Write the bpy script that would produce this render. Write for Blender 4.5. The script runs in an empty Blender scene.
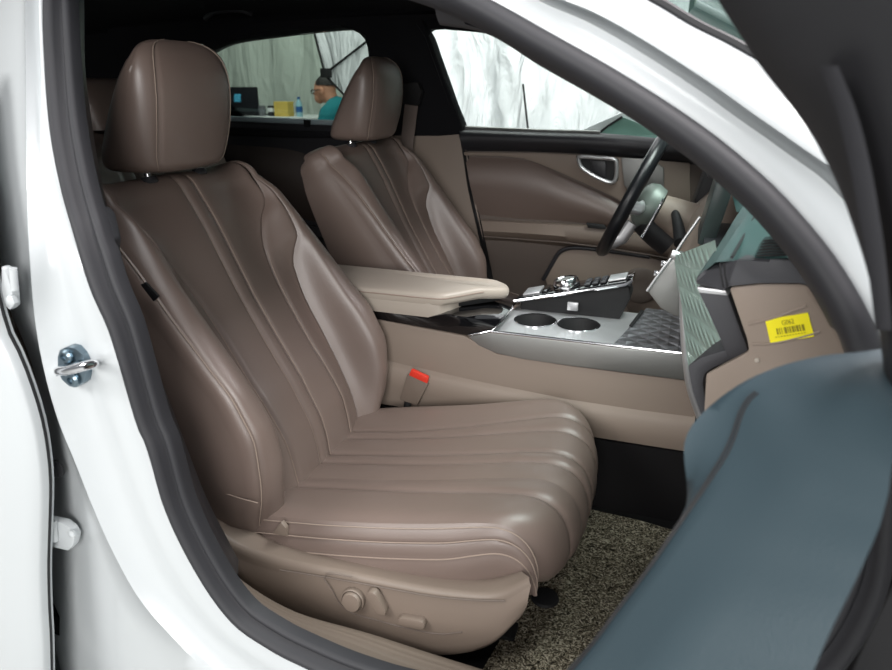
import bpy, bmesh, math, random
from mathutils import Vector, Matrix
random.seed(7)
SC = bpy.context.scene
COL = SC.collection
W, H = 892, 670
# ------------------------------------------------------------------ camera
F = 694.0
PITCH = math.atan((335 - 85) / F)
YAW = math.atan((704 - 446) / math.hypot(F, 250))
CAM = Vector((.47, -1.52, 1.15))
fw = Vector((-math.sin(YAW) * math.cos(PITCH), math.cos(YAW) * math.cos(PITCH), -math.sin(PITCH)))
rt = Vector((math.cos(YAW), math.sin(YAW), 0))
up = rt.cross(fw)
cd = bpy.data.cameras.new('camera')
cam = bpy.data.objects.new('camera', cd)
COL.objects.link(cam)
cd.sensor_width = 36.0
cd.lens = F / W * 36.0
cd.clip_start = .02
cam.matrix_world = Matrix(((rt.x, up.x, -fw.x, CAM.x), (rt.y, up.y, -fw.y, CAM.y), (rt.z, up.z, -fw.z, CAM.z), (0, 0, 0, 1)))
SC.camera = cam
cd.dof.use_dof = True
cd.dof.focus_distance = 1.45
cd.dof.aperture_fstop = 7.0


def ray(px, py):
    return fw + rt * ((px - 446) / F) - up * ((py - 335) / F)


def Y(px, py, y):                       # point of the car lying in the lengthwise plane at y
    r = ray(px, py)
    return CAM + r * ((y - CAM.y) / r.y)


def Z(px, py, z):
    r = ray(px, py)
    return CAM + r * ((z - CAM.z) / r.z)


def plane_hit(px, py, p0, n):
    r = ray(px, py)
    return CAM + r * ((p0 - CAM).dot(n) / r.dot(n))


def RS(px, py, d=0.0):                  # right body side (door opening); leans inward above the belt
    p = plane_hit(px, py, Vector((0, -.86 + d, .95)), Vector((0, 1, -.55)))
    return p if p.z >= .95 else Y(px, py, -.86 + d)


def LS(px, py, d=0.0):                  # left body side seen from inside
    p = plane_hit(px, py, Vector((0, .84 - d, 1.0)), Vector((0, 1, .55)))
    return p if p.z >= 1.0 else Y(px, py, .84 - d)


# ------------------------------------------------------------------ polyline tools
def cat(pts, n, closed=False):
    """Catmull-Rom through pts, resampled by arc length to n points"""
    P = [Vector(p) for p in pts]
    m = len(P)
    out = []
    segs = m if closed else m - 1
    for i in range(segs):
        if closed:
            a, b, c, d = P[(i - 1) % m], P[i], P[(i + 1) % m], P[(i + 2) % m]
        else:
            a, b, c, d = P[max(i - 1, 0)], P[i], P[i + 1], P[min(i + 2, m - 1)]
        l1 = max((c - b).length, 1e-9)
        mb = (c - a) / max((c - b).length + (b - a).length, 1e-9) * l1
        mc = (d - b) / max((d - c).length + (c - b).length, 1e-9) * l1
        for k in range(12):
            t = k / 12
            t2, t3 = t * t, t * t * t
            out.append(b * (2 * t3 - 3 * t2 + 1) + mb * (t3 - 2 * t2 + t) + c * (-2 * t3 + 3 * t2) + mc * (t3 - t2))
    out.append(P[0].copy() if closed else P[-1].copy())
    return lin(out, n)


def lin(P, n):
    P = [Vector(p) for p in P]
    L = [0]
    for i in range(1, len(P)):
        L.append(L[-1] + (P[i] - P[i - 1]).length)
    out = []
    j = 0
    for k in range(n):
        s = L[-1] * k / (n - 1)
        while j < len(P) - 2 and L[j + 1] < s:
            j += 1
        d = L[j + 1] - L[j]
        t = 0 if d < 1e-12 else (s - L[j]) / d
        out.append(P[j].lerp(P[j + 1], min(max(t, 0), 1)))
    return out


def interp(xs, ys, x):
    """smooth (hermite) 1-D interpolation"""
    n = len(xs)
    if x <= xs[0]: return ys[0]
    if x >= xs[-1]: return ys[-1]
    i = 0
    while xs[i + 1] < x: i += 1
    h = xs[i + 1] - xs[i]
    t = (x - xs[i]) / h
    def sl(k):
        if k == 0: return (ys[1] - ys[0]) / (xs[1] - xs[0])
        if k == n - 1: return (ys[-1] - ys[-2]) / (xs[-1] - xs[-2])
        a = (ys[k] - ys[k - 1]) / (xs[k] - xs[k - 1]); b = (ys[k + 1] - ys[k]) / (xs[k + 1] - xs[k])
        return 0 if a * b <= 0 else 2 * a * b / (a + b)
    m0, m1 = sl(i) * h, sl(i + 1) * h
    t2, t3 = t * t, t * t * t
    return ys[i] * (2 * t3 - 3 * t2 + 1) + m0 * (t3 - 2 * t2 + t) + ys[i + 1] * (-2 * t3 + 3 * t2) + m1 * (t3 - t2)


# ------------------------------------------------------------------ mesh builder
class MB:
    def __init__(s):
        s.v = []; s.f = []

    def add(s, vs, fs):
        o = len(s.v)
        s.v += [Vector(p) for p in vs]
        s.f += [tuple(i + o for i in f) for f in fs]
        return s

    def grid(s, rows, cu=False, cv=False):
        m, n = len(rows), len(rows[0])
        vs = [p for r in rows for p in r]
        fs = []
        for i in range(m if cu else m - 1):
            for j in range(n if cv else n - 1):
                i2, j2 = (i + 1) % m, (j + 1) % n
                fs.append((i * n + j, i * n + j2, i2 * n + j2, i2 * n + j))
        return s.add(vs, fs)

    def fan(s, loop):
        c = Vector((0, 0, 0))
        for p in loop: c += Vector(p)
        c /= len(loop)
        n = len(loop)
        return s.add(list(loop) + [c], [(i, (i + 1) % n, n) for i in range(n)])

    def prism(s, poly, vec):
        P = [Vector(p) for p in poly]; v = Vector(vec); n = len(P)
        return s.add(P + [p + v for p in P], [tuple(range(n))] + [tuple(range(2 * n - 1, n - 1, -1))] +
                     [(i, i + n, (i + 1) % n + n, (i + 1) % n) for i in range(n)])

    def box(s, lo, hi):
        x0, y0, z0 = lo; x1, y1, z1 = hi
        return s.prism([(x0, y0, z0), (x1, y0, z0), (x1, y1, z0), (x0, y1, z0)], (0, 0, z1 - z0))

    def tube(s, pts, r, n=8, closed=False, flat=1.0, nrm=None):
        P = [Vector(p) for p in pts]; m = len(P); rows = []
        ref = Vector(nrm) if nrm else None
        prev = None
        for i in range(m):
            a = P[(i - 1) % m] if closed or i > 0 else P[i]
            b = P[(i + 1) % m] if closed or i < m - 1 else P[i]
            t = (b - a).normalized()
            if prev is None:
                g = ref if ref else (Vector((0, 0, 1)) if abs(t.z) < .9 else Vector((1, 0, 0)))
            else:
                g = prev
            x = g - t * g.dot(t)
            if x.length < 1e-6: x = t.orthogonal()
            x.normalize()
            if not ref: prev = x
            y = t.cross(x)
            rr = r(i / max(m - 1, 1)) if callable(r) else r
            rows.append([P[i] + x * (rr * math.cos(2 * math.pi * k / n)) + y * (rr * flat * math.sin(2 * math.pi * k / n)) for k in range(n)])
        s.grid(rows, cu=closed, cv=True)
        if not closed:
            s.fan(rows[0]); s.fan(rows[-1])
        return s

    def lathe(s, prof, c, axis=(0, 0, 1), n=32):
        """prof: (radius, height) pairs along axis from c"""
        a = Vector(axis).normalized(); x = a.orthogonal().normalized(); y = a.cross(x); c = Vector(c)
        rows = [[c + a * h + (x * math.cos(2 * math.pi * k / n) + y * math.sin(2 * math.pi * k / n)) * max(r, 1e-5) for k in range(n)] for r, h in prof]
        s.grid(rows, cv=True)
        s.fan(rows[0]); s.fan(rows[-1])
        return s

    def ball(s, c, r, n=20, m=12):
        c = Vector(c)
        r = Vector(r) if hasattr(r, '__len__') else Vector((r, r, r))
        rows = []
        for i in range(m + 1):
            th = math.pi * i / m
            rows.append([c + Vector((r.x * math.sin(th) * math.cos(2 * math.pi * k / n), r.y * math.sin(th) * math.sin(2 * math.pi * k / n), r.z * math.cos(th))) for k in range(n)])
        return s.grid(rows, cv=True)

    def build(s, name, mat, parent=None, bevel=0, seg=2, angle=40, sub=0):
        rootloc = Vector((0, 0, 0))
        q = parent
        while q is not None:
            rootloc += q.location; q = q.parent
        bm = bmesh.new()
        vs = [bm.verts.new(p - rootloc) for p in s.v]
        for f in s.f:
            g = []
            for i in f:
                if i not in g: g.append(i)
            if len(g) < 3: continue
            try: bm.faces.new([vs[i] for i in g])
            except ValueError: pass
        bmesh.ops.remove_doubles(bm, verts=bm.verts, dist=2e-5)
        bmesh.ops.dissolve_degenerate(bm, edges=bm.edges, dist=1e-6)
        bmesh.ops.recalc_face_normals(bm, faces=bm.faces)
        if bevel:
            es = [e for e in bm.edges if len(e.link_faces) == 2 and e.calc_face_angle(0) > math.radians(32)]
            if es:
                bmesh.ops.bevel(bm, geom=es, offset=bevel, segments=seg, profile=.6, affect='EDGES', clamp_overlap=True)
        bmesh.ops.triangulate(bm, faces=[f for f in bm.faces if len(f.verts) > 4])
        me = bpy.data.meshes.new(name)
        bm.to_mesh(me); bm.free()
        me.polygons.foreach_set('use_smooth', [True] * len(me.polygons))
        me.set_sharp_from_angle(angle=math.radians(angle))
        me.materials.append(mat)
        o = bpy.data.objects.new(name, me)
        COL.objects.link(o)
        if parent: o.parent = parent
        if sub:
            md = o.modifiers.new('subsurf', 'SUBSURF'); md.levels = sub; md.render_levels = sub
        return o


def empty(name, loc, label, cat_, group=None):
    o = bpy.data.objects.new(name, None)
    o.empty_display_size = .05
    o.location = loc
    COL.objects.link(o)
    return tag(o, label, cat_, group)


def tag(o, label, cat_, group=None):
    o['label'] = label; o['category'] = cat_
    if group: o['group'] = group
    return o


def lab(o, label):
    o['label'] = label
    return o


def copy_tree(o, parent=None, skip=()):
    c = o.copy(); COL.objects.link(c)
    if parent: c.parent = parent
    for ch in list(o.children):
        if ch.name.split('.')[0] not in skip: copy_tree(ch, c, skip)
    return c


def loft(curves, n=48, smooth=True):
    f = cat if smooth else lin
    return MB().grid([f(c, n) for c in curves])


# ------------------------------------------------------------------ materials
def srgb(r, g, b):
    f = lambda c: (c / 255 / 12.92) if c / 255 <= .04045 else ((c / 255 + .055) / 1.055) ** 2.4
    return (f(r), f(g), f(b), 1)


def mat(name, col, rough=.5, metal=0, spec=.5, bump=None, coat=0, vary=0, emit=None, sheen=0):
    m = bpy.data.materials.new(name); m.use_nodes = True
    nt = m.node_tree; b = nt.nodes['Principled BSDF']
    b.inputs['Base Color'].default_value = col
    b.inputs['Roughness'].default_value = rough
    b.inputs['Metallic'].default_value = metal
    b.inputs['Specular IOR Level'].default_value = spec
    b.inputs['Coat Weight'].default_value = coat
    b.inputs['Coat Roughness'].default_value = .05
    tc = nt.nodes.new('ShaderNodeTexCoord')
    if vary:
        nz = nt.nodes.new('ShaderNodeTexNoise'); nz.inputs['Scale'].default_value = 6; nz.inputs['Detail'].default_value = 6
        nt.links.new(tc.outputs['Object'], nz.inputs['Vector'])
        mx = nt.nodes.new('ShaderNodeMix'); mx.data_type = 'RGBA'
        mx.inputs[6].default_value = [c * (1 - vary) for c in col[:3]] + [1]
        mx.inputs[7].default_value = [min(1, c * (1 + vary)) for c in col[:3]] + [1]
        nt.links.new(nz.outputs['Fac'], mx.inputs[0]); nt.links.new(mx.outputs[2], b.inputs['Base Color'])
    if bump:
        kind, scale, strength = bump[:3]
        if kind == 'leather':
            t = nt.nodes.new('ShaderNodeTexVoronoi'); t.inputs['Scale'].default_value = scale; out = t.outputs['Distance']
        else:
            t = nt.nodes.new('ShaderNodeTexNoise'); t.inputs['Scale'].default_value = scale; t.inputs['Detail'].default_value = 4; out = t.outputs['Fac']
        mp = nt.nodes.new('ShaderNodeMapping')
        if len(bump) > 3: mp.inputs['Scale'].default_value = bump[3]
        nt.links.new(tc.outputs['Object'], mp.inputs['Vector']); nt.links.new(mp.outputs['Vector'], t.inputs['Vector'])
        bp = nt.nodes.new('ShaderNodeBump'); bp.inputs['Strength'].default_value = strength; bp.inputs['Distance'].default_value = .002
        nt.links.new(out, bp.inputs['Height']); nt.links.new(bp.outputs['Normal'], b.inputs['Normal'])
    if emit:
        b.inputs['Emission Color'].default_value = emit[0]; b.inputs['Emission Strength'].default_value = emit[1]
    return m


def glass(name, tint, refl=.06, rough=0.0):
    m = bpy.data.materials.new(name); m.use_nodes = True
    nt = m.node_tree; nt.nodes.remove(nt.nodes['Principled BSDF'])
    tr = nt.nodes.new('ShaderNodeBsdfTransparent'); tr.inputs[0].default_value = tint
    gl = nt.nodes.new('ShaderNodeBsdfGlossy'); gl.inputs['Roughness'].default_value = rough
    lw = nt.nodes.new('ShaderNodeFresnel'); lw.inputs['IOR'].default_value = 1.4
    mx = nt.nodes.new('ShaderNodeMixShader')
    nt.links.new(lw.outputs[0], mx.inputs[0]); nt.links.new(tr.outputs[0], mx.inputs[1]); nt.links.new(gl.outputs[0], mx.inputs[2])
    nt.links.new(mx.outputs[0], nt.nodes['Material Output'].inputs[0])
    return m


M = {}
M['leather'] = mat('taupe_leather', srgb(112, 97, 90), .40, bump=('leather', 900, .10), vary=.04, spec=.75)
M['leather_light'] = mat('armrest_leather', srgb(172, 162, 151), .4, bump=('leather', 900, .08))
M['thread'] = mat('stitch_thread', srgb(146, 130, 119), .8)
M['seam'] = mat('seam_shadow_fabric', srgb(60, 50, 46), .9)
M['taupe_plastic'] = mat('taupe_plastic', srgb(118, 105, 95), .5, bump=('noise', 700, .08))
M['taupe_dark'] = mat('taupe_trim', srgb(104, 93, 86), .55, bump=('noise', 600, .08))
M['brown_trim'] = mat('brown_trim', srgb(138, 124, 113), .55, bump=('noise', 600, .06))
M['headliner'] = mat('black_headliner', srgb(26, 26, 29), .95, spec=.2, bump=('noise', 400, .15))
M['black_trim'] = mat('black_trim', srgb(40, 40, 44), .42, bump=('noise', 500, .08))
M['pillar_trim'] = mat('charcoal_pillar_trim', srgb(62, 62, 66), .6, bump=('noise', 500, .08))
M['rubber'] = mat('black_rubber', srgb(37, 37, 41), .62)
M['rubber_dark'] = mat('black_rubber_dark', srgb(22, 22, 25), .6)
M['white'] = mat('white_car_paint', srgb(188, 192, 194), .3, coat=.5)
M['chrome'] = mat('chrome', srgb(225, 225, 228), .14, metal=1)
M['zinc'] = mat('zinc_plate', srgb(120, 136, 146), .3, metal=1)
M['silver'] = mat('brushed_silver', srgb(212, 212, 214), .38, metal=.75, bump=('noise', 40, .05, (1, 60, 60)))
M['silver_soft'] = mat('satin_silver_grey', srgb(158, 158, 156), .4, metal=.8, bump=('noise', 40, .05, (1, 60, 60)))
M['piano'] = mat('piano_black', srgb(14, 14, 16), .06, coat=1)
M['slate'] = mat('slate_blue_leather', srgb(47, 62, 69), .5, bump=('leather', 700, .10))
M['teal_pad'] = mat('teal_grey_dash_pad', srgb(56, 84, 83), .5, bump=('leather', 700, .12))
M['dash_black'] = mat('charcoal_dash_leather', srgb(66, 66, 70), .5, bump=('leather', 700, .10))
M['dark'] = mat('near_black_plastic', srgb(16, 16, 18), .7)
M['carpet'] = mat('black_carpet', srgb(30, 29, 30), 1, spec=.1, bump=('noise', 900, .9))
M['wheel_leather'] = mat('black_wheel_leather', srgb(24, 25, 28), .3, bump=('leather', 600, .1))
M['screen'] = mat('dark_display', srgb(58, 66, 66), .3)
M['red'] = mat('red_button', srgb(226, 58, 40), .4)
M['yellow'] = mat('yellow_sticker', srgb(246, 232, 22), .55)
M['ink'] = mat('sticker_ink', srgb(140, 130, 18), .7)
M['teal_shirt'] = mat('teal_shirt', srgb(22, 122, 130), .9)
M['skin'] = mat('skin', srgb(196, 140, 112), .6)
M['hair'] = mat('black_hair', srgb(28, 24, 22), .7)
M['trousers'] = mat('dark_trousers', srgb(40, 42, 50), .9)
M['silver_foil'] = mat('silver_foil', srgb(240, 240, 242), .5, metal=0, bump=('noise', 7, 1.0))
M['laptop'] = mat('black_laptop', srgb(18, 20, 26), .4)
M['logo_blue'] = mat('pale_blue_square', srgb(70, 150, 180), .5, emit=(srgb(70, 150, 180), .5))
M['box_yellow'] = mat('manila_carton', srgb(214, 186, 92), .8)
M['bottle'] = mat('clear_blue_plastic', srgb(150, 196, 206), .2)
M['bottle_cap'] = mat('blue_cap', srgb(30, 90, 150), .4)
M['mug'] = mat('grey_mug', srgb(110, 112, 116), .4)
M['table'] = mat('white_table', srgb(225, 228, 228), .5)
M['steel'] = mat('dull_steel', srgb(150, 152, 155), .4, metal=.8)
M['concrete'] = mat('grey_studio_floor', srgb(168, 170, 168), .6, vary=.06)
M['glass_front'] = glass('clear_window_glass', (.93, .97, .95, 1))
M['glass_rear'] = glass('tinted_window_glass', (.66, .71, .68, 1))
M['glass_screen'] = glass('green_windscreen_glass', (.68, .82, .77, 1))


def plastic_sheet(name, col, scale):
    m = mat(name, col, .45, spec=.6)
    nt = m.node_tree; b = nt.nodes['Principled BSDF']
    tc = nt.nodes.new('ShaderNodeTexCoord'); mp = nt.nodes.new('ShaderNodeMapping'); mp.inputs['Scale'].default_value = (1.6, 1, .45)
    nz = nt.nodes.new('ShaderNodeTexNoise'); nz.inputs['Scale'].default_value = scale; nz.inputs['Detail'].default_value = 5; nz.inputs['Distortion'].default_value = 1.2
    bp = nt.nodes.new('ShaderNodeBump'); bp.inputs['Strength'].default_value = 1; bp.inputs['Distance'].default_value = .12
    nt.links.new(tc.outputs['Object'], mp.inputs[0]); nt.links.new(mp.outputs[0], nz.inputs['Vector'])
    nt.links.new(nz.outputs['Fac'], bp.inputs['Height']); nt.links.new(bp.outputs[0], b.inputs['Normal'])
    return m


M['sheet'] = plastic_sheet('draped_plastic_sheet', srgb(206, 214, 204), 2.2)
M['foil_sheet'] = plastic_sheet('silver_foil_sheet', srgb(238, 240, 242), 3.0)


def mat_mat():
    m = mat('coil_mat', srgb(110, 104, 90), 1, spec=.1)
    nt = m.node_tree; b = nt.nodes['Principled BSDF']
    tc = nt.nodes.new('ShaderNodeTexCoord')
    nz = nt.nodes.new('ShaderNodeTexNoise'); nz.inputs['Scale'].default_value = 105; nz.inputs['Detail'].default_value = 3; nz.inputs['Distortion'].default_value = 2.5
    nt.links.new(tc.outputs['Object'], nz.inputs['Vector'])
    cr = nt.nodes.new('ShaderNodeValToRGB')
    e = cr.color_ramp.elements
    e[0].position = .36; e[0].color = srgb(34, 31, 26); e[1].position = .66; e[1].color = srgb(190, 181, 162)
    q = cr.color_ramp.elements.new(.5); q.color = srgb(106, 98, 82)
    nt.links.new(nz.outputs['Fac'], cr.inputs[0]); nt.links.new(cr.outputs[0], b.inputs['Base Color'])
    bp = nt.nodes.new('ShaderNodeBump'); bp.inputs['Strength'].default_value = 1; bp.inputs['Distance'].default_value = .008
    nt.links.new(nz.outputs['Fac'], bp.inputs['Height']); nt.links.new(bp.outputs[0], b.inputs['Normal'])
    return m


M['coil'] = mat_mat()


def quilt(name, col, rough, metal, scale, ky=.9):
    """diamond-quilted relief: two crossing families of ridges in the bump"""
    m = mat(name, col, rough, metal)
    nt = m.node_tree; b = nt.nodes['Principled BSDF']
    tc = nt.nodes.new('ShaderNodeTexCoord'); sp = nt.nodes.new('ShaderNodeSeparateXYZ')
    nt.links.new(tc.outputs['Object'], sp.inputs[0])
    def op(kind, a, b2=None):
        n = nt.nodes.new('ShaderNodeMath'); n.operation = kind
        for i, x in enumerate((a, b2)):
            if x is None: continue
            if isinstance(x, (int, float)): n.inputs[i].default_value = x
            else: nt.links.new(x, n.inputs[i])
        return n.outputs[0]
    hgt = []
    for sg in (1, -1):
        s_ = op('ADD', op('ADD', sp.outputs[0], sp.outputs[2]), op('MULTIPLY', sp.outputs[1], sg * ky))
        fr = op('FRACT', op('MULTIPLY', s_, scale))
        d = op('ABSOLUTE', op('SUBTRACT', fr, .5))
        hgt.append(op('SMOOTH_MIN', d, .42))
    hh = op('MINIMUM', hgt[0], hgt[1]) if False else op('MINIMUM', op('SUBTRACT', .5, hgt[0]), op('SUBTRACT', .5, hgt[1]))
    bp = nt.nodes.new('ShaderNodeBump'); bp.inputs['Strength'].default_value = 1; bp.inputs['Distance'].default_value = .02
    nt.links.new(hh, bp.inputs['Height']); nt.links.new(bp.outputs[0], b.inputs['Normal'])
    return m


M['quilt_teal_reflection'] = quilt('quilted_silver_with_teal_reflection', srgb(186, 214, 204), .4, .25, 30, .35)  # silver panel; the teal it reflects is mixed into the base colour
M['quilt_grey'] = quilt('quilted_grey_tray', srgb(120, 120, 124), .42, .5, 24)

# ================================================================== STUDIO (setting)
def structure(o):
    o['kind'] = 'structure'
    return o

structure(MB().box((-9, -7, -.1), (7, 6.4, 0)).build('floor', M['concrete']))
rows = []
for i in range(25):
    z = 4.2 * i / 24
    rows.append([Vector((-9 + 16 * j / 120, 6.25 + .04 * math.sin(j * 1.7 + z) + .03 * math.sin(j * .63 - 1.3 * z) + .02 * random.random(), z)) for j in range(121)])
b_ = MB().grid(rows); b_.box((-9, 6.32, 0), (7, 6.4, 4.2))
structure(b_.build('wall_back', M['sheet']))

structure(MB().box((.62, 5.0, 0), (6.5, 5.08, 3.4)).build('wall_front', mat('teal_grey_partition', srgb(92, 128, 119), .7, vary=.06)))
# silver foil curtain beside the driver side
c = empty('foil_curtain', (-1.0, 3.3, 0), 'wide crinkled silver-white sheet glowing behind the driver side front window', 'curtain')
rows = []
for i in range(41):
    z = .02 + 2.9 * i / 40
    rows.append([Vector((-1.62 + 1.95 * j / 110, 3.3 + .03 * math.sin(j * .35 + .4 * z) + .035 * math.sin(j * .16 + 2 * z) + .012 * math.sin(z * 9 + j * .6) + .012 * math.sin(z * 17 - j * .43) , z)) for j in range(111)])
b_ = MB().grid(rows); rows2 = [[p + Vector((0, .01, 0)) for p in r] for r in rows]; b_.grid(rows2)
b_.build('sheet', M['foil_sheet'], c, angle=80)
b_ = MB().tube([(-1.66, 3.34, 2.93), (.36, 3.34, 2.93)], .02); b_.build('rail', M['dark'], c)
for x in (-1.64, .34):
    MB().tube([(x, 3.38, 0), (x, 3.38, 2.93)], .02).build('upright', M['dark'], c)
# black rods standing before it
for (pts, l) in (([(523, 84), (528, 130)], 'thin black rod standing upright before the silver sheet, behind the driver window centre'),
                 ([(449, 82), (443, 96)], 'short thin black rod slanting before the silver sheet near the window front corner')):
    p, q = Y(*pts[0], 3.1), Y(*pts[1], 3.1)
    q2 = q + (q - p) * .3
    tag(MB().tube([p, q, q2, Vector((q2.x, q2.y, 0))], .007).build('light_stand_rod', M['dark']), l, 'rod')

# lit softbox panel at the rear window
s = empty('studio_reflector', (-1.9, 3.0, 0), 'white photo reflector panel with black rods, upper right of the rear side window', 'reflector')
pl = [Y(312, 24, 3.0), Y(325, 75, 3.0), Y(346, 98, 3.0), Y(372, 110, 3.0), Y(384, 60, 3.0), Y(378, 20, 3.0)]
nn = Vector((0, .03, 0))
MB().prism(pl, nn).build('panel', M['foil_sheet'], s, bevel=.006)
for a, b2 in (((312, 24), (325, 75)), ((325, 75), (347, 98))):
    MB().tube([Y(*a, 2.985), Y(*b2, 2.985)], .008).build('edge_rod', M['dark'], s)
MB().tube([Y(326, 73, 2.97), Y(366, 42, 2.97)], .008).build('support_rod', M['dark'], s)
k = Y(326, 73, 2.965)
MB().box(k - Vector((.035, .02, .03)), k + Vector((.035, .02, .03))).build('clamp', M['dark'], s, bevel=.005)
MB().tube([(-1.7, 3.06, 1.2), (-1.7, 3.06, .03)], .015).build('stand', M['dark'], s)
MB().lathe([(.25, 0), (.25, .02), (.03, .03)], (-1.7, 3.06, .0)).build('stand_base', M['dark'], s)

# table with things, the person
ty = 4.6
tz = .865
t = empty('work_table', (-3.5, ty, 0), 'long white work table at the back of the studio, seen through the rear window', 'table')
MB().box((-4.5, ty - .12, tz - .03), (-2.45, ty + .45, tz)).build('table_top', M['table'], t, bevel=.006)
for x in (-4.42, -2.53):
    for y in (ty - .08, ty + .39):
        MB().box((x - .02, y - .02, 0), (x + .02, y + .02, tz - .03)).build('leg', M['steel'], t)
l = empty('laptop', (-3.75, ty, tz), 'open black laptop showing a pale blue square, on the white table', 'laptop')
a = [Y(226, 87, ty), Y(257, 87, ty), Y(259, 114.3, ty), Y(230, 115, ty)]
a[2].z = a[3].z = tz + .012
MB().prism(a, (0, .012, 0)).build('lid', M['laptop'], l, bevel=.004)
q = [Y(234, 94, ty - .003), Y(240.5, 94, ty - .003), Y(240.5, 102, ty - .003), Y(234, 102, ty - .003)]
MB().prism(q, (0, .002, 0)).build('screen_logo', M['logo_blue'], l)
MB().box((a[3].x, ty + .0, tz + .001), (a[2].x, ty + .22, tz + .014)).build('keyboard_base', M['laptop'], l, bevel=.004)
def at_table(px, y):
    return Y(px, 113, y)
for px, nm, lb in ((262.5, 'mug', 'grey metal mug beside the black laptop'), (271.5, 'mug', 'dark mug with pale band left of the manila carton')):
    p = at_table(px, ty + .02)
    c2 = empty(nm, (p.x, ty + .02, tz), lb, 'mug', 'mugs on the work table')
    MB().lathe([(.030, 0), (.033, .004), (.035, .095), (.031, .095), (.029, .01)], (p.x, ty + .02, tz), n=24).build('body', M['mug'] if px < 265 else M['laptop'], c2)
    MB().tube([(p.x, ty + .053 + .028 * math.sin(u), tz + .05 + .03 * math.cos(u)) for u in [math.pi * i / 10 for i in range(11)]], .005).build('handle', M['mug'], c2)
    if px > 265:
        MB().lathe([(.0352, .04), (.0362, .042), (.0362, .075), (.0355, .077)], (p.x, ty + .02, tz), n=24).build('band', M['table'], c2)
p = at_table(284, ty)
bx = empty('carton', (p.x, ty, tz), 'small manila yellow carton standing on the white table', 'box')
MB().box((p.x - .075, ty - .05, tz), (p.x + .075, ty + .06, tz + .13)).build('body', M['box_yellow'], bx, bevel=.004)
MB().box((p.x - .077, ty - .052, tz + .12), (p.x + .077, ty + .062, tz + .135)).build('lid', M['box_yellow'], bx, bevel=.003)
p = at_table(299.5, ty)
bt = empty('water_bottle', (p.x, ty, tz), 'clear water bottle with a blue cap on the white table near the person', 'bottle')
MB().lathe([(.028, 0), (.031, .005), (.031, .1), (.027, .125), (.013, .15), (.013, .16)], (p.x, ty, tz), n=20).build('body', M['bottle'], bt)
MB().lathe([(.0322, .04), (.0325, .042), (.0325, .09), (.0322, .092)], (p.x, ty, tz), n=20).build('wrapper', M['bottle_cap'], bt)
MB().lathe([(.015, .158), (.015, .178), (.012, .18)], (p.x, ty, tz), n=16).build('cap', M['bottle_cap'], bt)


def fuse(mb, name, mat_, parent, vox, it=6):
    """overlapping closed pieces fused into one continuous surface"""
    o = mb.build(name, mat_, parent)
    rm = o.modifiers.new('r', 'REMESH'); rm.mode = 'VOXEL'; rm.voxel_size = vox
    sm = o.modifiers.new('s', 'SMOOTH'); sm.iterations = it; sm.factor = .5
    bpy.context.view_layer.update()
    ev = bpy.data.meshes.new_from_object(o.evaluated_get(bpy.context.evaluated_depsgraph_get()))
    o.modifiers.clear(); o.data = ev
    ev.materials.clear(); ev.materials.append(mat_)
    ev.polygons.foreach_set('use_smooth', [True] * len(ev.polygons))
    return o


def limbs(joints, edges, radii):
    mb = MB()
    rr = [r if not hasattr(r, '__len__') else r[0] for r in radii]
    for a_, b_ in edges:
        mb.tube([Vector(joints[a_]).lerp(Vector(joints[b_]), k / 6) for k in range(7)], lambda t, a_=a_, b_=b_: rr[a_] + (rr[b_] - rr[a_]) * t, n=16)
    for j, r in zip(joints, rr):
        mb.ball(j, r, 16, 10)
    return mb


def skin_body(name, joints, edges, radii, mat_, parent, vox=.012):
    return fuse(limbs(joints, edges, radii), name, mat_, parent, vox)


# person seated on a stool, leaning forward towards the table (facing -x, head bowed)
PH = Y(324.5, 91, 4.1)          # head centre
px, py_, pz = PH
st = empty('stool', (px + .27, py_ + .0, 0), 'low round stool under the seated person in teal', 'stool')
sx = px + .27
MB().lathe([(.17, .365), (.18, .375), (.18, .405), (.15, .415)], (sx, py_, 0)).build('seat', M['dark'], st)
for k_ in range(4):
    an = math.pi / 4 + k_ * math.pi / 2
    MB().tube([(sx + .12 * math.cos(an), py_ + .12 * math.sin(an), .37), (sx + .17 * math.cos(an), py_ + .17 * math.sin(an), .0)], .013).build('leg', M['steel'], st)
P_ = empty('person', (sx, py_, .46), 'person in a teal shirt and glasses sitting bowed over, seen through the rear window', 'person')
hx, hz = px, pz
J = [(sx, py_, .56), (sx - .03, py_, .68), (sx - .08, py_, .80), (hx + .12, py_, hz - .17), (hx + .075, py_, hz - .09), (hx + .03, py_, hz - .02), (hx + .0, py_, hz + .02),   # pelvis..head
     (hx + .13, py_ - .18, hz - .19), (hx + .08, py_ - .24, .72), (hx - .15, py_ - .17, .66), (hx - .24, py_ - .13, .66),
     (hx + .13, py_ + .18, hz - .19), (hx + .08, py_ + .24, .72), (hx - .15, py_ + .17, .66), (hx - .24, py_ + .13, .66),
     (sx - .02, py_ - .11, .54), (sx - .42, py_ - .14, .52), (sx - .38, py_ - .14, .10), (sx - .50, py_ - .14, .05),
     (sx - .02, py_ + .11, .54), (sx - .42, py_ + .14, .52), (sx - .38, py_ + .14, .10), (sx - .50, py_ + .14, .05)]
E_ = [(0, 1), (1, 2), (2, 3), (3, 4), (4, 5), (5, 6), (3, 7), (7, 8), (8, 9), (9, 10), (3, 11), (11, 12), (12, 13), (13, 14),
      (0, 15), (15, 16), (16, 17), (17, 18), (0, 19), (19, 20), (20, 21), (21, 22)]
Rr = [.12, .125, .13, .10, .06, .07, .07, .062, .045, .036, .03, .062, .045, .036, .03, .085, .065, .045, .04, .085, .065, .045, .04]
hm = limbs(J, E_, Rr)
hm.ball((hx + .005, py_, hz + .015), (.098, .080, .108), 28, 18)
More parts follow.
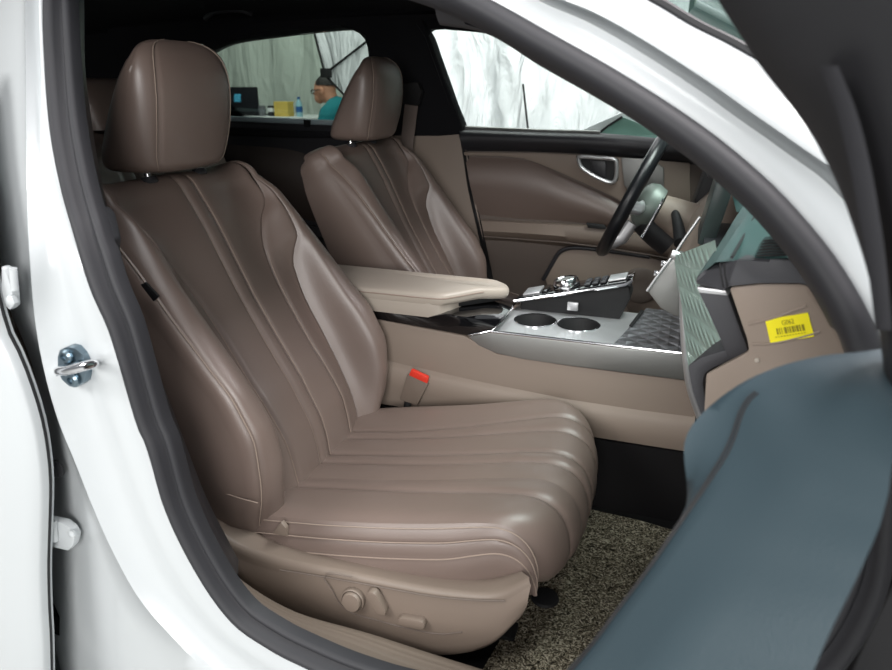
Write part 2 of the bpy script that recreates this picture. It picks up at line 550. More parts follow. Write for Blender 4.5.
hm.ball((hx - .050, py_, hz - .055), (.045, .055, .05), 20, 12)      # jaw
hm.ball((hx - .098, py_, hz - .018), (.018, .013, .022), 14, 8)      # nose
fuse(hm, 'body', M['skin'], P_, .009)
# shirt: torso, collar and sleeves
J2 = [(sx, py_, .60), (sx - .03, py_, .70), (sx - .08, py_, .82), (hx + .12, py_, hz - .17), (hx + .095, py_, hz - .12),
      (hx + .13, py_ - .18, hz - .19), (hx + .10, py_ - .225, .80), (hx + .13, py_ + .18, hz - .19), (hx + .10, py_ + .225, .80)]
skin_body('teal_shirt', J2, [(0, 1), (1, 2), (2, 3), (3, 4), (3, 5), (5, 6), (3, 7), (7, 8)], [.15, .155, .16, .125, .085, .088, .068, .088, .068], M['teal_shirt'], P_)
skin_body('trousers', [(sx, py_, .57), (sx - .02, py_ - .11, .55), (sx - .42, py_ - .14, .53), (sx - .385, py_ - .14, .13), (sx - .02, py_ + .11, .55), (sx - .42, py_ + .14, .53), (sx - .385, py_ + .14, .13)],
          [(0, 1), (1, 2), (2, 3), (0, 4), (4, 5), (5, 6)], [.135, .105, .08, .06, .105, .08, .06], M['trousers'], P_)
for sgn in (-1, 1):     # hands with five fingers
    hb = Vector((hx - .24, py_ + sgn * .13, .66))
    jj = [hb + Vector((.03, 0, 0)), hb + Vector((-.045, 0, -.005))]; ee = [(0, 1)]; rr = [.022, .024]
    for f_, (dy, ln) in enumerate(((-.03, .062), (-.01, .075), (.011, .07), (.031, .055))):
        i0 = len(jj)
        jj += [hb + Vector((-.055, dy, -.006)), hb + Vector((-.055 - ln * .55, dy * 1.1, -.012)), hb + Vector((-.055 - ln, dy * 1.15, -.035))]
        ee += [(1, i0), (i0, i0 + 1), (i0 + 1, i0 + 2)]; rr += [.010, .009, .008]
    i0 = len(jj)
    jj += [hb + Vector((-.0, -sgn * .035, -.005)), hb + Vector((-.035, -sgn * .058, -.015)), hb + Vector((-.06, -sgn * .062, -.025))]
    ee += [(0, i0), (i0, i0 + 1), (i0 + 1, i0 + 2)]; rr += [.014, .011, .009]
    skin_body('hand', jj, ee, rr, M['skin'], P_, .0045)
    MB().ball((sx - .47, py_ + sgn * .14, .035), (.13, .048, .042)).build('shoe', M['dark'], P_)
# hair cap, ears, nose, glasses
rows = []
for i in range(9):
    th = math.radians(8 + 72 * i / 8)
    rows.append([Vector((hx + .022 + .104 * math.sin(th) * math.cos(u), py_ + .088 * math.sin(th) * math.sin(u), hz + .028 + .106 * math.cos(th) - .03 * math.cos(u) * 0)) for u in [2 * math.pi * k / 24 for k in range(24)]])
hb = MB().grid(rows, cv=True); hb.fan(rows[0]); hb.fan(rows[-1]); hb.build('hair', M['hair'], P_)
for sgn in (-1, 1):
    MB().ball((hx + .015, py_ + sgn * .082, hz - .0), (.02, .012, .032)).build('ear', M['skin'], P_)
    e_ = MB().ball((hx - .083, py_ + sgn * .034, hz - .002), (.012, .015, .01)).build('eye', M['table'], P_)
    MB().ball((hx - .093, py_ + sgn * .034, hz - .004), (.004, .006, .006)).build('iris', M['dark'], e_)
MB().ball((hx - .083, py_, hz - .062), (.014, .024, .006)).build('mouth', mat('lips', srgb(160, 90, 80), .6), P_)
g_ = MB()
for sgn in (-1, 1):
    g_.tube([(hx - .100, py_ + sgn * .034 + .021 * math.cos(u), hz - .004 + .018 * math.sin(u)) for u in [2 * math.pi * k / 16 for k in range(16)]], .0035, closed=True, n=6)
    g_.tube([(hx - .098, py_ + sgn * .055, hz + .002), (hx + .01, py_ + sgn * .1, hz + .012)], .0035, n=6)
g_.tube([(hx - .102, py_ - .013, hz), (hx - .102, py_ + .013, hz)], .0035, n=6)
g_.build('glasses', M['dark'], P_)

# ================================================================== CAR BODY
car = empty('car', (0, 0, 0), 'white car body with an open front passenger doorway framed by black rubber seals', 'car')

# doorway outline (outer edge of the rubber seal), a closed ring through the frame and beyond it
SO = [(477, 0), (540, 35), (620, 81), (700, 134), (760, 184), (797, 223), (830, 265), (861, 318), (879, 365), (893, 430), (897, 520), (880, 610), (820, 690), (700, 730), (560, 728), (420, 706),
      (350, 685), (293, 660), (269, 647), (235, 623), (202, 579), (168, 512), (148, 445), (139, 425), (111, 331), (93, 290), (75, 232), (62, 185), (52, 130), (47, 70), (45, 0), (50, -40), (80, -68), (160, -80), (300, -62), (410, -30)]
NR = 220
ring = cat([RS(a, b, 0) for a, b in SO], NR, closed=True)[:-1]
NR = len(ring)
ctr = sum(ring, Vector((0, 0, 0))) / NR
inw = []
for i in range(NR):
    t_ = (ring[(i + 2) % NR] - ring[i - 2]).normalized()
    nrm = Vector((0, 1, -.55 if ring[i].z > .95 else 0)).normalized()
    g = t_.cross(nrm).normalized()
    if g.dot(ctr - ring[i]) < 0: g = -g
    inw.append(g)
inw = [sum((inw[(i + k) % NR] for k in range(-9, 10)), Vector((0, 0, 0))).normalized() for i in range(NR)]
OUT = Vector((0, -1, 0))


def off(i, a, d):
    """a metres into the opening, d metres into the cabin"""
    n_ = Vector((0, 1, -.3 if ring[i].z > .95 else 0)).normalized()
    return ring[i] + inw[i] * a + n_ * d


# weatherstrip: one fat bulb with a second lip behind it, as one swept profile
prof = [(.0, .016), (-.002, .003), (.001, -.005), (.006, -.008), (.011, -.006), (.0145, .001), (.016, .008), (.0185, .011), (.022, .009), (.0265, .011), (.0285, .017), (.028, .032)]
prof2 = [(-.006, .014), (-.008, .002), (-.005, -.008), (.001, -.013), (.007, -.015), (.012, -.014), (.016, -.010), (.0185, -.004), (.0200, .004), (.0205, .012), (.0205, .018), (.020, .032)]
def sst(x): x = max(0, min(1, x)); return x * x * (3 - 2 * x)
wA = [sst((p.x - .05) / .2) * sst((p.z - .75) / .12) for p in ring]
MB().grid([[off(i, a * (1 - wA[i]) + a2 * wA[i], d * (1 - wA[i]) + d2 * wA[i]) for i in range(NR)] for (a, d), (a2, d2) in zip(prof, prof2)], cv=True).build('door_seal', M['rubber'], car, angle=70)


def seg_of(pred):
    return [i for i in range(NR) if pred(ring[i], i)]


# A-pillar trim strip (inside the seal), from its traced lower edge
VA = [(440, 25), (487, 34), (540, 66), (600, 100), (656, 134), (700, 164), (740, 196), (770, 226), (800, 263), (827, 310), (845, 356), (853, 400), (858, 450)]
UA = [(440, -18), (477, 0), (540, 35), (620, 81), (700, 134), (760, 184), (797, 223), (830, 265), (861, 318), (877, 361), (888, 420), (893, 450)]
n_ = 60
A0 = cat([RS(a, b, .035) for a, b in UA], n_)
A2 = cat([RS(a, b, .12) for a, b in VA], n_)
A1 = [a.lerp(b, .45) + Vector((-.006, -.022, -.004)) for a, b in zip(A0, A2)]
A3 = [b + Vector((.03, .02, .02)) for b in A2]
MB().grid([[A0[i].lerp(A1[i], t * t * (3 - 2 * t)) if False else (A0[i] * (1 - t) ** 2 + A1[i] * 2 * t * (1 - t) + A2[i] * t * t) for i in range(n_)] for t in [k / 10 for k in range(11)]] + [A3]).build('windscreen_pillar_trim', M['pillar_trim'], car, angle=70)

# B-pillar inner trim (inside the seal on the left)
BI = [(79, -20), (79, 20), (80, 70), (86, 120), (94, 172), (101, 205), (111, 240), (125, 290), (136, 330), (150, 370), (167, 412), (186, 462), (206, 512), (238, 574)]
BO = [(62, -20), (62, 20), (64, 70), (70, 120), (79, 172), (90, 215), (100, 245), (112, 290), (122, 330), (134, 370), (150, 420), (170, 470), (192, 520), (222, 572)]
B0 = cat([RS(a, b, .03) for a, b in BO], 50); B1 = cat([RS(a, b, .09) for a, b in BI], 50)
B2 = [p + Vector((-.02, .03, 0)) for p in B1]
B3 = [p + Vector((-.09, .045, 0)) for p in B1]
MB().grid([B0, B1, B2, B3]).build('centre_pillar_trim', M['black_trim'], car, angle=60)
MB().prism([RS(99, 207, .085), RS(105, 215, .085), RS(111, 240, .085), RS(110, 256, .085), RS(104, 238, .085)], (0, .02, 0)).build('belt_guide', M['pillar_trim'], car, bevel=.004)

# white jamb of the B-pillar and rocker
JA = [(45, -60), (44, 0), (47, 70), (52, 130), (62, 185), (75, 232), (93, 290), (111, 331), (139, 425), (168, 512), (202, 579), (235, 623), (269, 647), (293, 660), (350, 686), (420, 708), (560, 730)]
JB = [(25, -60), (25, 0), (26, 100), (27, 200), (30, 260), (35, 320), (44, 370), (58, 420), (75, 462), (92, 505), (112, 550), (140, 600), (175, 640), (205, 670), (260, 715), (330, 750), (480, 790)]
JC = [(-22, -60), (-22, 0), (-18, 100), (-13, 200), (-8, 260), (2, 320), (15, 350), (30, 390), (40, 430), (45, 470), (47, 510), (49, 560), (50, 620), (52, 670), (70, 730), (120, 790), (300, 850)]
n_ = 70
JA_ = cat([RS(a, b, .008) for a, b in JA], n_); JB_ = cat([RS(a, b, -.012) for a, b in JB], n_); JC_ = cat([RS(a, b, .03) for a, b in JC], n_)
rows = [[p + Vector((0, .02, 0)) for p in JA_]]
for k_ in range(0, 13):
    t_ = k_ / 12
    bul = .010 * math.sin(math.pi * t_) - .008 * math.sin(2 * math.pi * t_)
    rows.append([JA_[i].lerp(JB_[i], t_) + Vector((0, bul, 0)) for i in range(n_)])
rows.append([JB_[i].lerp(JC_[i], .12) + Vector((0, .012, 0)) for i in range(n_)])
for k_ in range(1, 8):
    t_ = .12 + .88 * k_ / 7
    rows.append([JB_[i].lerp(JC_[i], t_) + Vector((0, .012 + .012 * t_, 0)) for i in range(n_)])
rows.append([p + Vector((-.06, .06, 0)) for p in JC_])
MB().grid(rows).build('pillar_panel', M['white'], car, angle=60)

# white A-pillar and roof rail outside
UO = [(420, -34), (477, 0), (540, 35), (620, 81), (700, 134), (760, 184), (797, 223), (830, 265), (861, 318), (877, 361), (886, 400), (893, 440)]
UG = [(480, -42), (545, 0), (592, 20), (635, 44), (700, 86), (743, 117), (790, 150), (834, 182), (870, 225), (900, 270), (922, 320), (935, 360), (945, 400)]
UW = [(585, -26), (632, -3), (660, 12), (693, 32), (727, 49), (757, 66), (800, 90), (850, 122), (900, 160), (940, 200), (975, 250), (1000, 310), (1010, 360)]
U0 = cat([RS(a, b, .012) for a, b in UO], n_); G0 = cat([RS(a, b, .005) for a, b in UG], n_); W0 = cat([RS(a, b, .045) for a, b in UW], n_)
rows = [[p + Vector((0, .02, .0)) for p in U0]]
def drop(p, o, z): return p + Vector((0, o, z))
for t_ in (0, .1, .2, .35, .5, .65, .8, .9):
    o_ = -.005 * math.sin(math.pi * min(t_ / .9, 1))
    rows.append([drop(U0[i].lerp(G0[i], t_), o_, 0) for i in range(n_)])
rows.append([drop(G0[i], .022, -.006) for i in range(n_)])
rows.append([drop(U0[i].lerp(G0[i], 1.05), .012, .004) for i in range(n_)])
for t_ in (.05, .1, .2, .35, .5, .65, .8, .92, 1.0):
    rows.append([drop(G0[i].lerp(W0[i], t_), -.03 * math.sin(math.pi * min(1, (t_ * .8 + .2))) + .0, .006) for i in range(n_)])
MB().grid(rows).build('windscreen_pillar', M['white'], car, angle=50)
# windscreen: black rubber edge and glass
WE = [p + Vector((.004, .0, .006)) for p in W0]
MB().tube(WE, .006, n=8).build('windscreen_seal', M['rubber_dark'], car)
gl_r = [p + Vector((.012, .012, .006)) for p in W0]
gl_l = [Vector((p.x, -p.y, p.z)) for p in gl_r]
rows = []
for k_ in range(13):
    t_ = k_ / 12
    bow = .10 * math.sin(math.pi * t_)
    rows.append([gl_r[i].lerp(gl_l[i], t_) + Vector((bow, 0, bow * .35)) for i in range(n_)])
MB().grid(rows).build('windscreen', M['glass_screen'], car, angle=80)
# left windscreen pillar (mirror side)
lp = [Vector((p.x, -p.y + .0, p.z)) for p in A0]
MB().tube(lp, .035, n=10).build('far_windscreen_pillar', M['black_trim'], car)
MB().tube([p + Vector((.03, .05, .03)) for p in lp], .03, n=10).build('far_windscreen_pillar_skin', M['white'], car)

# roof, headliner
rows = []; rows2 = []
for i in range(25):
    x = -2.0 + 2.22 * i / 24
    zc = 1.40 - .05 * ((x + .7) / 1.3) ** 2 - .09 * (max(0, x + .1) / .32) ** 2
    r_ = []; r2 = []
    for j in range(17):
        v_ = -1 + 2 * j / 16
        r_.append(Vector((x, .67 * v_, zc - .05 * abs(v_) ** 3.2)))
        r2.append(Vector((x, .70 * v_, zc + .035 - .06 * abs(v_) ** 3.2)))
    rows.append(r_); rows2.append(r2)
MB().grid(rows).build('headliner', M['headliner'], car, angle=60)
MB().grid(rows2).build('roof_panel', M['white'], car, angle=60)
MB().tube([Vector((.20, -.62, 1.25)), Vector((.21, -.3, 1.28)), Vector((.215, 0, 1.29)), Vector((.21, .3, 1.28)), Vector((.20, .62, 1.25))], .035, n=10).build('windscreen_header', M['headliner'], car)
idx = [i for i in range(NR) if ring[i].z > 1.16 and -.28 < ring[i].x < .12]
idx.sort(key=lambda i: ring[i].x)
MB().grid([[off(i, .02, .05) for i in idx], [off(i, -.004, .012) for i in idx], [off(i, -.03, .0) for i in idx], [Vector((off(i, 0, 0).x, -.70, max(1.345, ring[i].z + .04))) for i in idx], [Vector((off(i, 0, 0).x, -.66, max(1.375, ring[i].z + .05))) for i in idx]]).build('roof_rail', M['white'], car, angle=70)
# rear grab handle on the far roof rail
pts = [LS(205, 18, .07), LS(215, 12, .09), LS(240, 10, .09), LS(252, 14, .07)]
MB().tube(cat(pts, 16), .008).build('grab_handle', M['black_trim'], car)
# rear closing wall, floor pan
MB().box((-2.05, -.72, .25), (-2.0, .72, .95)).build('rear_bulkhead', M['headliner'], car)
MB().prism([(-2.03, -.72, .95), (-2.03, .72, .95), (-1.98, .66, 1.36), (-1.98, -.66, 1.36)], (.005, 0, 0)).build('rear_window', M['glass_rear'], car)
MB().box((-2.0, -.80, .20), (1.0, .80, .245)).build('floor_pan', M['carpet'], car)
# transmission tunnel side and toe board
MB().prism([(-.5, -.128, .245), (.9, -.128, .245), (.9, -.128, .415), (-.5, -.128, .415)], (0, .256, 0)).build('tunnel_carpet', M['carpet'], car)
MB().prism([(.70, -.80, .245), (1.0, -.80, .245), (1.0, -.80, .60), (.84, -.80, .60)], (0, 1.6, 0)).build('toe_board', M['carpet'], car)
MB().box((.98, -.82, .25), (1.02, .82, .95)).build('firewall', M['headliner'], car)
# rocker inside: scuff plate, carpet edge
SU = [(222, 556), (237, 576), (270, 599), (304, 615), (368, 633), (452, 660), (560, 692), (700, 722), (860, 745)]
SD = [(206, 560), (232, 592), (262, 612), (297, 629), (350, 650), (402, 671), (520, 706), (680, 742), (850, 775)]
s0 = cat([Y(a, b, -.735) for a, b in SU], 50); s1 = cat([Y(a, b, -.80) for a, b in SD], 50)
rows = [[p + Vector((0, .02, -.06)) for p in s0]]
for k_ in range(15):
    t_ = k_ / 14
    g = -.003 * math.exp(-((t_ - .35) / .05) ** 2) - .003 * math.exp(-((t_ - .55) / .05) ** 2) - .003 * math.exp(-((t_ - .75) / .05) ** 2) + .006 * math.sin(math.pi * t_)
    rows.append([s0[i].lerp(s1[i], t_) + Vector((0, 0, g)) for i in range(50)])
rows.append([p + Vector((0, -.01, -.05)) for p in s1])
lab(MB().grid(rows).build('scuff_plate', M['taupe_plastic'], car, angle=50), 'grooved taupe scuff plate along the sill')
# rocker skin below the opening
rows = []
for (a, d) in ((-.005, .01), (-.03, -.01), (-.09, -.03), (-.16, -.02), (-.2, .03)):
    rows.append([off(i, a, d) for i in range(NR) if ring[i].z < .5 and ring[i].x > .22])
MB().grid(rows).build('rocker_panel', M['white'], car, angle=70)

# bonnet and front wing
rows = []
for i in range(17):
    x = .86 + 1.1 * i / 16
    rows.append([Vector((x, .80 * (-1 + 2 * j / 16), .935 - .16 * ((x - .86) / 1.1) ** 1.6 - .05 * abs(-1 + 2 * j / 16) ** 3)) for j in range(17)])
MB().grid(rows).build('bonnet', M['white'], car, angle=60)
MB().prism([(.86, -.87, .34), (1.96, -.87, .34), (1.96, -.87, .72), (1.5, -.87, .82), (.86, -.87, .88)], (0, .05, 0)).build('front_wing', M['white'], car, bevel=.012)
# striker on the pillar
sp = [(57, 357), (59, 350), (66, 347), (74, 348), (82, 354), (86, 362), (87, 372), (84, 382), (76, 388), (69, 387), (61, 380), (57, 370)]
strk = MB().prism([RS(a, b, -.004) for a, b in sp], (0, .022, 0)).build('door_striker', M['zinc'], car, bevel=.003)
for cx, cy in ((67.5, 356), (74, 379)):
    p = RS(cx, cy, -.004)
    MB().lathe([(.010, 0), (.011, .004), (.008, .007), (.005, .0072), (.004, .004)], p, axis=(0, -1, 0), n=20).build('bolt', M['zinc'], strk)
lp = [RS(58, 371, .0), RS(60, 371, -.03), RS(70, 370, -.045), RS(84, 366, -.045), RS(93, 364, -.03), RS(94, 364, .0)]
MB().tube(cat(lp, 24), .0062, n=12).build('loop', M['chrome'], strk)
MB().prism([RS(59, 368, -.006), RS(79, 360, -.006), RS(82, 364, -.006), RS(80, 369, -.006), RS(60, 375, -.006)], (0, -.008, 0)).build('bridge', M['zinc'], strk, bevel=.003)
# lower and upper hinges of the rear door, on the pillar
hg = MB().prism([RS(a, b, .014) for a, b in ((46, 513), (70, 518), (78, 524), (82, 532), (80, 541), (75, 546), (52, 541), (50, 532))], (0, -.014, 0)).build('rear_door_hinge', M['white'], car, bevel=.004)
MB().lathe([(.0075, 0), (.0075, .004), (.004, .006)], RS(73, 533, .001), axis=(0, -1, 0), n=6).build('bolt', M['white'], hg)
MB().tube([RS(53, 520, -.003), RS(55, 540, -.003)], .006, n=12).build('pin', M['white'], hg)
hg = MB().prism([RS(a, b, -.005) for a, b in ((9, 264), (12, 266), (16, 276), (20, 290), (21, 304), (17, 308), (13, 303), (9, 288))], (0, -.012, 0)).build('rear_door_hinge', M['white'], car, bevel=.004)
MB().lathe([(.008, 0), (.008, .006), (.005, .008)], RS(14, 300, -.016), axis=(0, -1, 0), n=6).build('bolt', M['white'], hg)
MB().tube([RS(13, 268, -.015), RS(15, 290, -.015)], .005, n=12).build('pin', M['white'], hg)
lab(MB().lathe([(.0145, 0), (.0145, .004), (.010, .006)], RS(57, 468, .010), axis=(0, -1, 0), n=24).build('hole_plug', M['rubber_dark'], car), 'round black plug in the pillar')
# outer rear quarter closing the dark cabin
MB().box((-2.0, -.77, .25), (-.66, -.745, 1.0)).build('rear_side_trim', M['headliner'], car)

# ================================================================== REAR DOOR (white skin at the left edge)
rd = empty('rear_passenger_door', (-.8, -.93, .25), 'white rear passenger door skin at the far left edge, standing ajar from the pillar', 'car door')
E1 = [(-40, 60), (-28, 150), (-18, 240), (-10, 296), (2, 338), (12, 357), (24, 388), (34, 420), (40, 450), (43.5, 485), (43, 530), (42, 570), (43, 610), (45, 645), (46, 690), (46, 760)]
e0 = cat([RS(a, b, -.035) for a, b in E1], 50)
e1 = [p + Vector((-.004, .022, 0)) for p in e0]
rows = [[p + Vector((-.03, .03, 0)) for p in e0], e1, e0]
for k_, (dx, dy) in enumerate(((-.004, -.004), (-.02, -.010), (-.08, -.016), (-.25, -.018), (-.55, -.012), (-.95, -.01))):
    rows.append([p + Vector((dx, dy, 0)) for p in e0])
MB().grid(rows).build('skin', M['white'], rd, angle=60)
MB().tube([p + Vector((-.005, .014, 0)) for p in e0], .004).build('edge_seal', M['rubber_dark'], rd)
TR = [(-60, -80), (-20, -80)]
MB().prism([(-.62, -.80, 1.0), (-1.45, -.80, 1.0), (-1.3, -.68, 1.24), (-.62, -.68, 1.26)], (0, .03, 0)).build('window_frame', M['rubber_dark'], rd)

# ================================================================== FAR SIDE: driver door, rear left door, pillar
dd = empty('driver_door', (0, .84, .25), 'closed driver door with taupe panel and chrome handle, beyond the steering wheel', 'car door')
def LP(pts, d): return [LS(a, b, d) for a, b in pts]
TH = Vector((0, .05, 0))
base = [(463, 150), (560, 150), (690, 158), (730, 200), (740, 330), (500, 330), (488, 280), (478, 225), (470, 190)]
MB().prism(LP(base, .02), TH).build('panel', M['taupe_dark'], dd)
# upper black ledge with rounded top
l0 = LP([(458, 128), (540, 131), (600, 133), (655, 138), (720, 146)], -.01)
l1 = LP([(459, 131), (540, 134), (600, 136), (655, 141), (720, 149)], .045)
l2 = LP([(460, 137), (540, 139), (600, 142), (655, 147), (720, 155)], .06)
l3 = LP([(462, 146), (540, 147), (600, 150), (655, 155), (720, 163)], .045)
l4 = LP([(463, 151), (540, 152), (600, 155), (655, 160), (720, 168)], .025)
lab(loft([l0, l1, l2, l3, l4], 30).build('sill_ledge', M['black_trim'], dd, angle=80), 'black ledge along the window sill')
MB().tube(LP([(461, 128), (540, 131.5), (600, 133)], .0), .008).build('glass_wiper', M['silver_soft'], dd)
# upper insert above the curve
ins = [(463, 152), (540, 153), (600, 156), (690, 163), (690, 236), (650, 221), (615, 198), (590, 186), (561, 173), (540, 164), (524, 158.5), (500, 156), (464, 155.5)]
MB().prism(LP(ins, .035), TH * .6).build('upper_insert', M['brown_trim'], dd, bevel=.004)
# leather swell below the curve
c1 = LP([(465, 157), (500, 158), (524, 160), (545, 167), (561, 175), (590, 188), (615, 200), (650, 223), (690, 238)], .02)
c2 = LP([(467, 168), (500, 172), (524, 176), (545, 182), (561, 188), (590, 200), (615, 212), (650, 232), (690, 246)], .045)
c3 = LP([(470, 185), (500, 190), (524, 196), (545, 200), (561, 206), (590, 214), (615, 224), (650, 238), (690, 250)], .045)
c4 = LP([(477, 214), (500, 217), (524, 219), (545, 220), (561, 221), (590, 224), (615, 230), (650, 242), (690, 254)], .02)
loft([c1, c2, c3, c4], 40).build('leather_insert', M['leather'], dd, angle=80)
# armrest ledge
a0 = LP([(480, 219), (520, 221), (560, 223), (600, 226), (650, 234), (700, 244)], .02)
a1 = LP([(481, 221), (520, 223), (560, 225), (600, 228), (650, 236), (700, 246)], .075)
a2 = LP([(483, 231), (520, 233), (560, 236), (600, 240), (650, 248), (700, 258)], .09)
a3 = LP([(484, 236), (520, 238), (560, 241), (600, 246), (650, 254), (700, 264)], .075)
a4 = LP([(485, 240), (520, 242), (560, 246), (600, 250), (650, 258), (700, 268)], .02)
ar = loft([a0, a1, a2, a3, a4], 30).build('armrest', M['taupe_plastic'], dd, angle=60)
MB().tube(LP([(484, 236.5), (520, 239), (560, 242), (600, 247), (650, 255), (700, 265)], .078), .003).build('trim_strip', M['taupe_dark'], ar)
MB().prism(LP([(586, 224), (604, 226), (606, 229.5), (588, 228)], .085), (0, .01, .004)).build('window_switch', M['dark'], ar, bevel=.002)
# door pull bezel and lever
hb = [(576, 155.5), (600, 156.5), (614, 157.5), (618.5, 160), (618, 180), (614, 184.5), (604, 182), (590, 175), (579, 167), (576.5, 161)]
bz = MB().prism(LP(hb, .045), (0, .016, 0)).build('handle_bezel', M['rubber_dark'], dd, bevel=.004)
def inset(pts, k):
    cx = sum(p[0] for p in pts) / len(pts); cy = sum(p[1] for p in pts) / len(pts)
    return [(cx + (p[0] - cx) * k, cy + (p[1] - cy) * k) for p in pts]
MB().tube(cat(LP(inset(hb, .88), .05), 50, closed=True)[:-1], .011, closed=True, flat=.6, nrm=(0, 1, 0)).build('chrome_surround', mat('satin_chrome', srgb(205, 205, 206), .42, metal=.6), bz)
MB().prism(LP([(590, 160), (606, 161), (606, 177), (600, 176), (592, 170)], .052), (0, .008, 0)).build('lever', M['black_trim'], bz, bevel=.004)
MB().prism(LP([(621, 157.5), (650, 159), (664, 168), (664, 205), (655, 208), (630, 193), (624, 185)], .045), (0, .015, 0)).build('speaker_panel', M['silver_soft'], dd, bevel=.004)
# map pocket
mp_ = [(545, 279), (552, 265), (560, 253), (572, 249), (600, 251), (650, 258), (700, 270), (705, 330), (560, 330)]
pk = MB().prism(LP(mp_, .065), TH).build('map_pocket', M['brown_trim'], dd, bevel=.006)
MB().tube(cat(LP([(543, 280), (552, 264), (560, 252), (572, 248), (600, 250), (650, 257)], .066), 40), .007).build('pocket_edge', M['black_trim'], pk)
MB().lathe([(.055, 0), (.06, .008), (.05, .012), (.02, .006)], LS(640, 285, .07), axis=(0, -1, 0)).build('speaker_grille', M['taupe_dark'], pk)
# window glass + front frame + rear (B) edge frame
wg = [(421, 26), (487, 30), (540, 62), (620, 108), (662, 136), (600, 133), (461, 130), (440, 70), (424, 40)]
MB().prism(LP(wg, -.012), (0, .004, 0)).build('window_glass', M['glass_front'], dd)
fr = [LS(a, b, .012) for a, b in ((419, 24), (427, 36), (434, 55), (443, 80), (452, 105), (461, 128), (466, 155), (471, 188), (480, 228), (489, 270), (495, 300))]
rows = []
for dx, dy in ((-.014, .03), (-.012, -.012), (0, -.024), (.012, -.012), (.014, .03)):
    rows.append([p + Vector((dx, dy, 0)) for p in cat(fr, 40)])
MB().grid(rows).build('door_frame_seal', M['rubber_dark'], dd, angle=60)
MB().prism(LP([(415, 18), (505, 18), (505, 41), (487, 33), (470, 31), (440, 28.5), (430, 29), (424, 33), (419, 38)], .0), TH).build('upper_frame', M['headliner'], dd, bevel=.003)
# driver side mirror: white housing, green reflection painted as the glass colour
mr = empty('wing_mirror', LS(625, 128, -.2), 'white driver wing mirror with a greenish reflection painted on its glass, beyond the front corner of the far window', 'mirror')
mw = -.16
gq = [LS(a, b, mw) for a, b in ((598, 134), (608, 126), (622, 117), (640, 124), (668, 142), (640, 139))]
MB().prism(gq, (0, .006, 0)).build('mirror_glass', mat('mirror_glass_painted_reflection', srgb(128, 168, 156), .25, metal=.3), mr)
hs = [LS(a, b, mw - .008) for a, b in ((570, 136), (590, 126), (606, 119), (622, 112), (645, 122), (675, 142), (640, 144))]
MB().prism(hs, (0, .10, 0)).build('housing', M['white'], mr, bevel=.01)
MB().tube([LS(597, 134.5, mw + .004), LS(608, 126, mw + .004), LS(622, 117, mw + .004)], .004).build('glass_edge', M['dark'], mr)

# B-pillar far side
bp = empty('far_centre_pillar', LS(440, 200, 0), 'black upper and taupe lower pillar trim between the far side doors', 'pillar trim')
up_ = [(366, 36), (356, 29), (340, 27), (338, 12), (424, 8), (421, 20), (428, 36), (436, 58), (446, 85), (456, 112), (463, 134), (440, 136), (395, 136), (372, 134), (368, 90), (370, 60)]
MB().prism(LP(up_, .035), TH).build('upper_trim', M['headliner'], bp, bevel=.006)
lo_ = [(372, 133), (395, 135), (440, 135), (463, 133), (468, 160), (473, 190), (482, 232), (490, 280), (400, 290), (372, 200)]
MB().prism(LP(lo_, .03), TH).build('lower_trim', M['brown_trim'], bp, bevel=.006)
sb = empty('seat_belt', LS(407, 130, .05), 'grey seat belt hanging at the far pillar behind the driver seat', 'seat belt')
bl = [LS(413, 92, .065), LS(411, 108, .07), LS(409, 125, .075), LS(407, 142, .08), LS(405, 165, .085), LS(402, 200, .085)]
bl = cat(bl, 24)
MB().grid([[p + Vector((dx, dy, 0)) for p in bl] for dx, dy in ((-.024, .0), (-.02, -.0015), (.02, -.0015), (.024, 0), (.02, .0015), (-.02, .0015))], cu=True).build('webbing', mat('belt_webbing', srgb(110, 98, 92), .8, bump=('noise', 300, .4)), sb)
MB().prism(LP([(404, 84), (420, 82), (424, 92), (420, 106), (405, 104)], .062), (0, -.022, 0)).build('shoulder_anchor', M['dark'], sb, bevel=.006)

# rear left door
rl = empty('rear_driver_side_door', LS(300, 180, 0), 'dark closed rear door on the driver side with a tinted window', 'car door')
# frame around the window opening as a swept dark strip
wo = [(214, 49), (230, 43), (270, 37), (340, 29.5), (355, 31), (364, 38), (368, 50), (369, 75), (366, 105), (360, 124), (300, 122), (235, 118), (212, 116), (190, 110), (195, 80), (205, 56)]
wl = cat(LP(wo, .0), 90, closed=True)[:-1]
cc = sum(wl, Vector((0, 0, 0))) / len(wl)
rows = []
for k_, dy in ((1.0, .05), (1.0, .0), (1.02, -.012), (1.12, -.02)):
    rows.append([cc + (p - cc) * k_ + Vector((0, dy, 0)) for p in wl])
MB().grid(rows, cv=True).build('window_surround', M['rubber_dark'], rl, angle=60)
MB().prism([p + Vector((0, .02, 0)) for p in LP(inset(wo, 1.01), 0)], (0, .004, 0)).build('window_glass', M['glass_rear'], rl)
MB().tube(LP([(215, 117.6), (235, 118.8), (300, 121.4), (340, 123)], .012), .0095, flat=.6).build('sill_strip', mat('pale_grey_strip', srgb(150, 165, 170), .4), rl)
MB().prism(LP([(305, 119.5), (311, 120), (310, 127), (306, 127)], .02), (0, -.012, 0)).build('blind_hook', M['dark'], rl)
pn = [(150, 118), (235, 121), (300, 124), (362, 126), (372, 140), (376, 200), (400, 290), (340, 300), (150, 300)]
MB().prism(LP(pn, .015), TH).build('panel', M['black_trim'], rl)
MB().prism(LP([(180, 126), (236, 128), (300, 131), (362, 133), (362, 137), (300, 138), (236, 136), (180, 134)], .05), TH * .8).build('sill_ledge', M['headliner'], rl, bevel=.006)
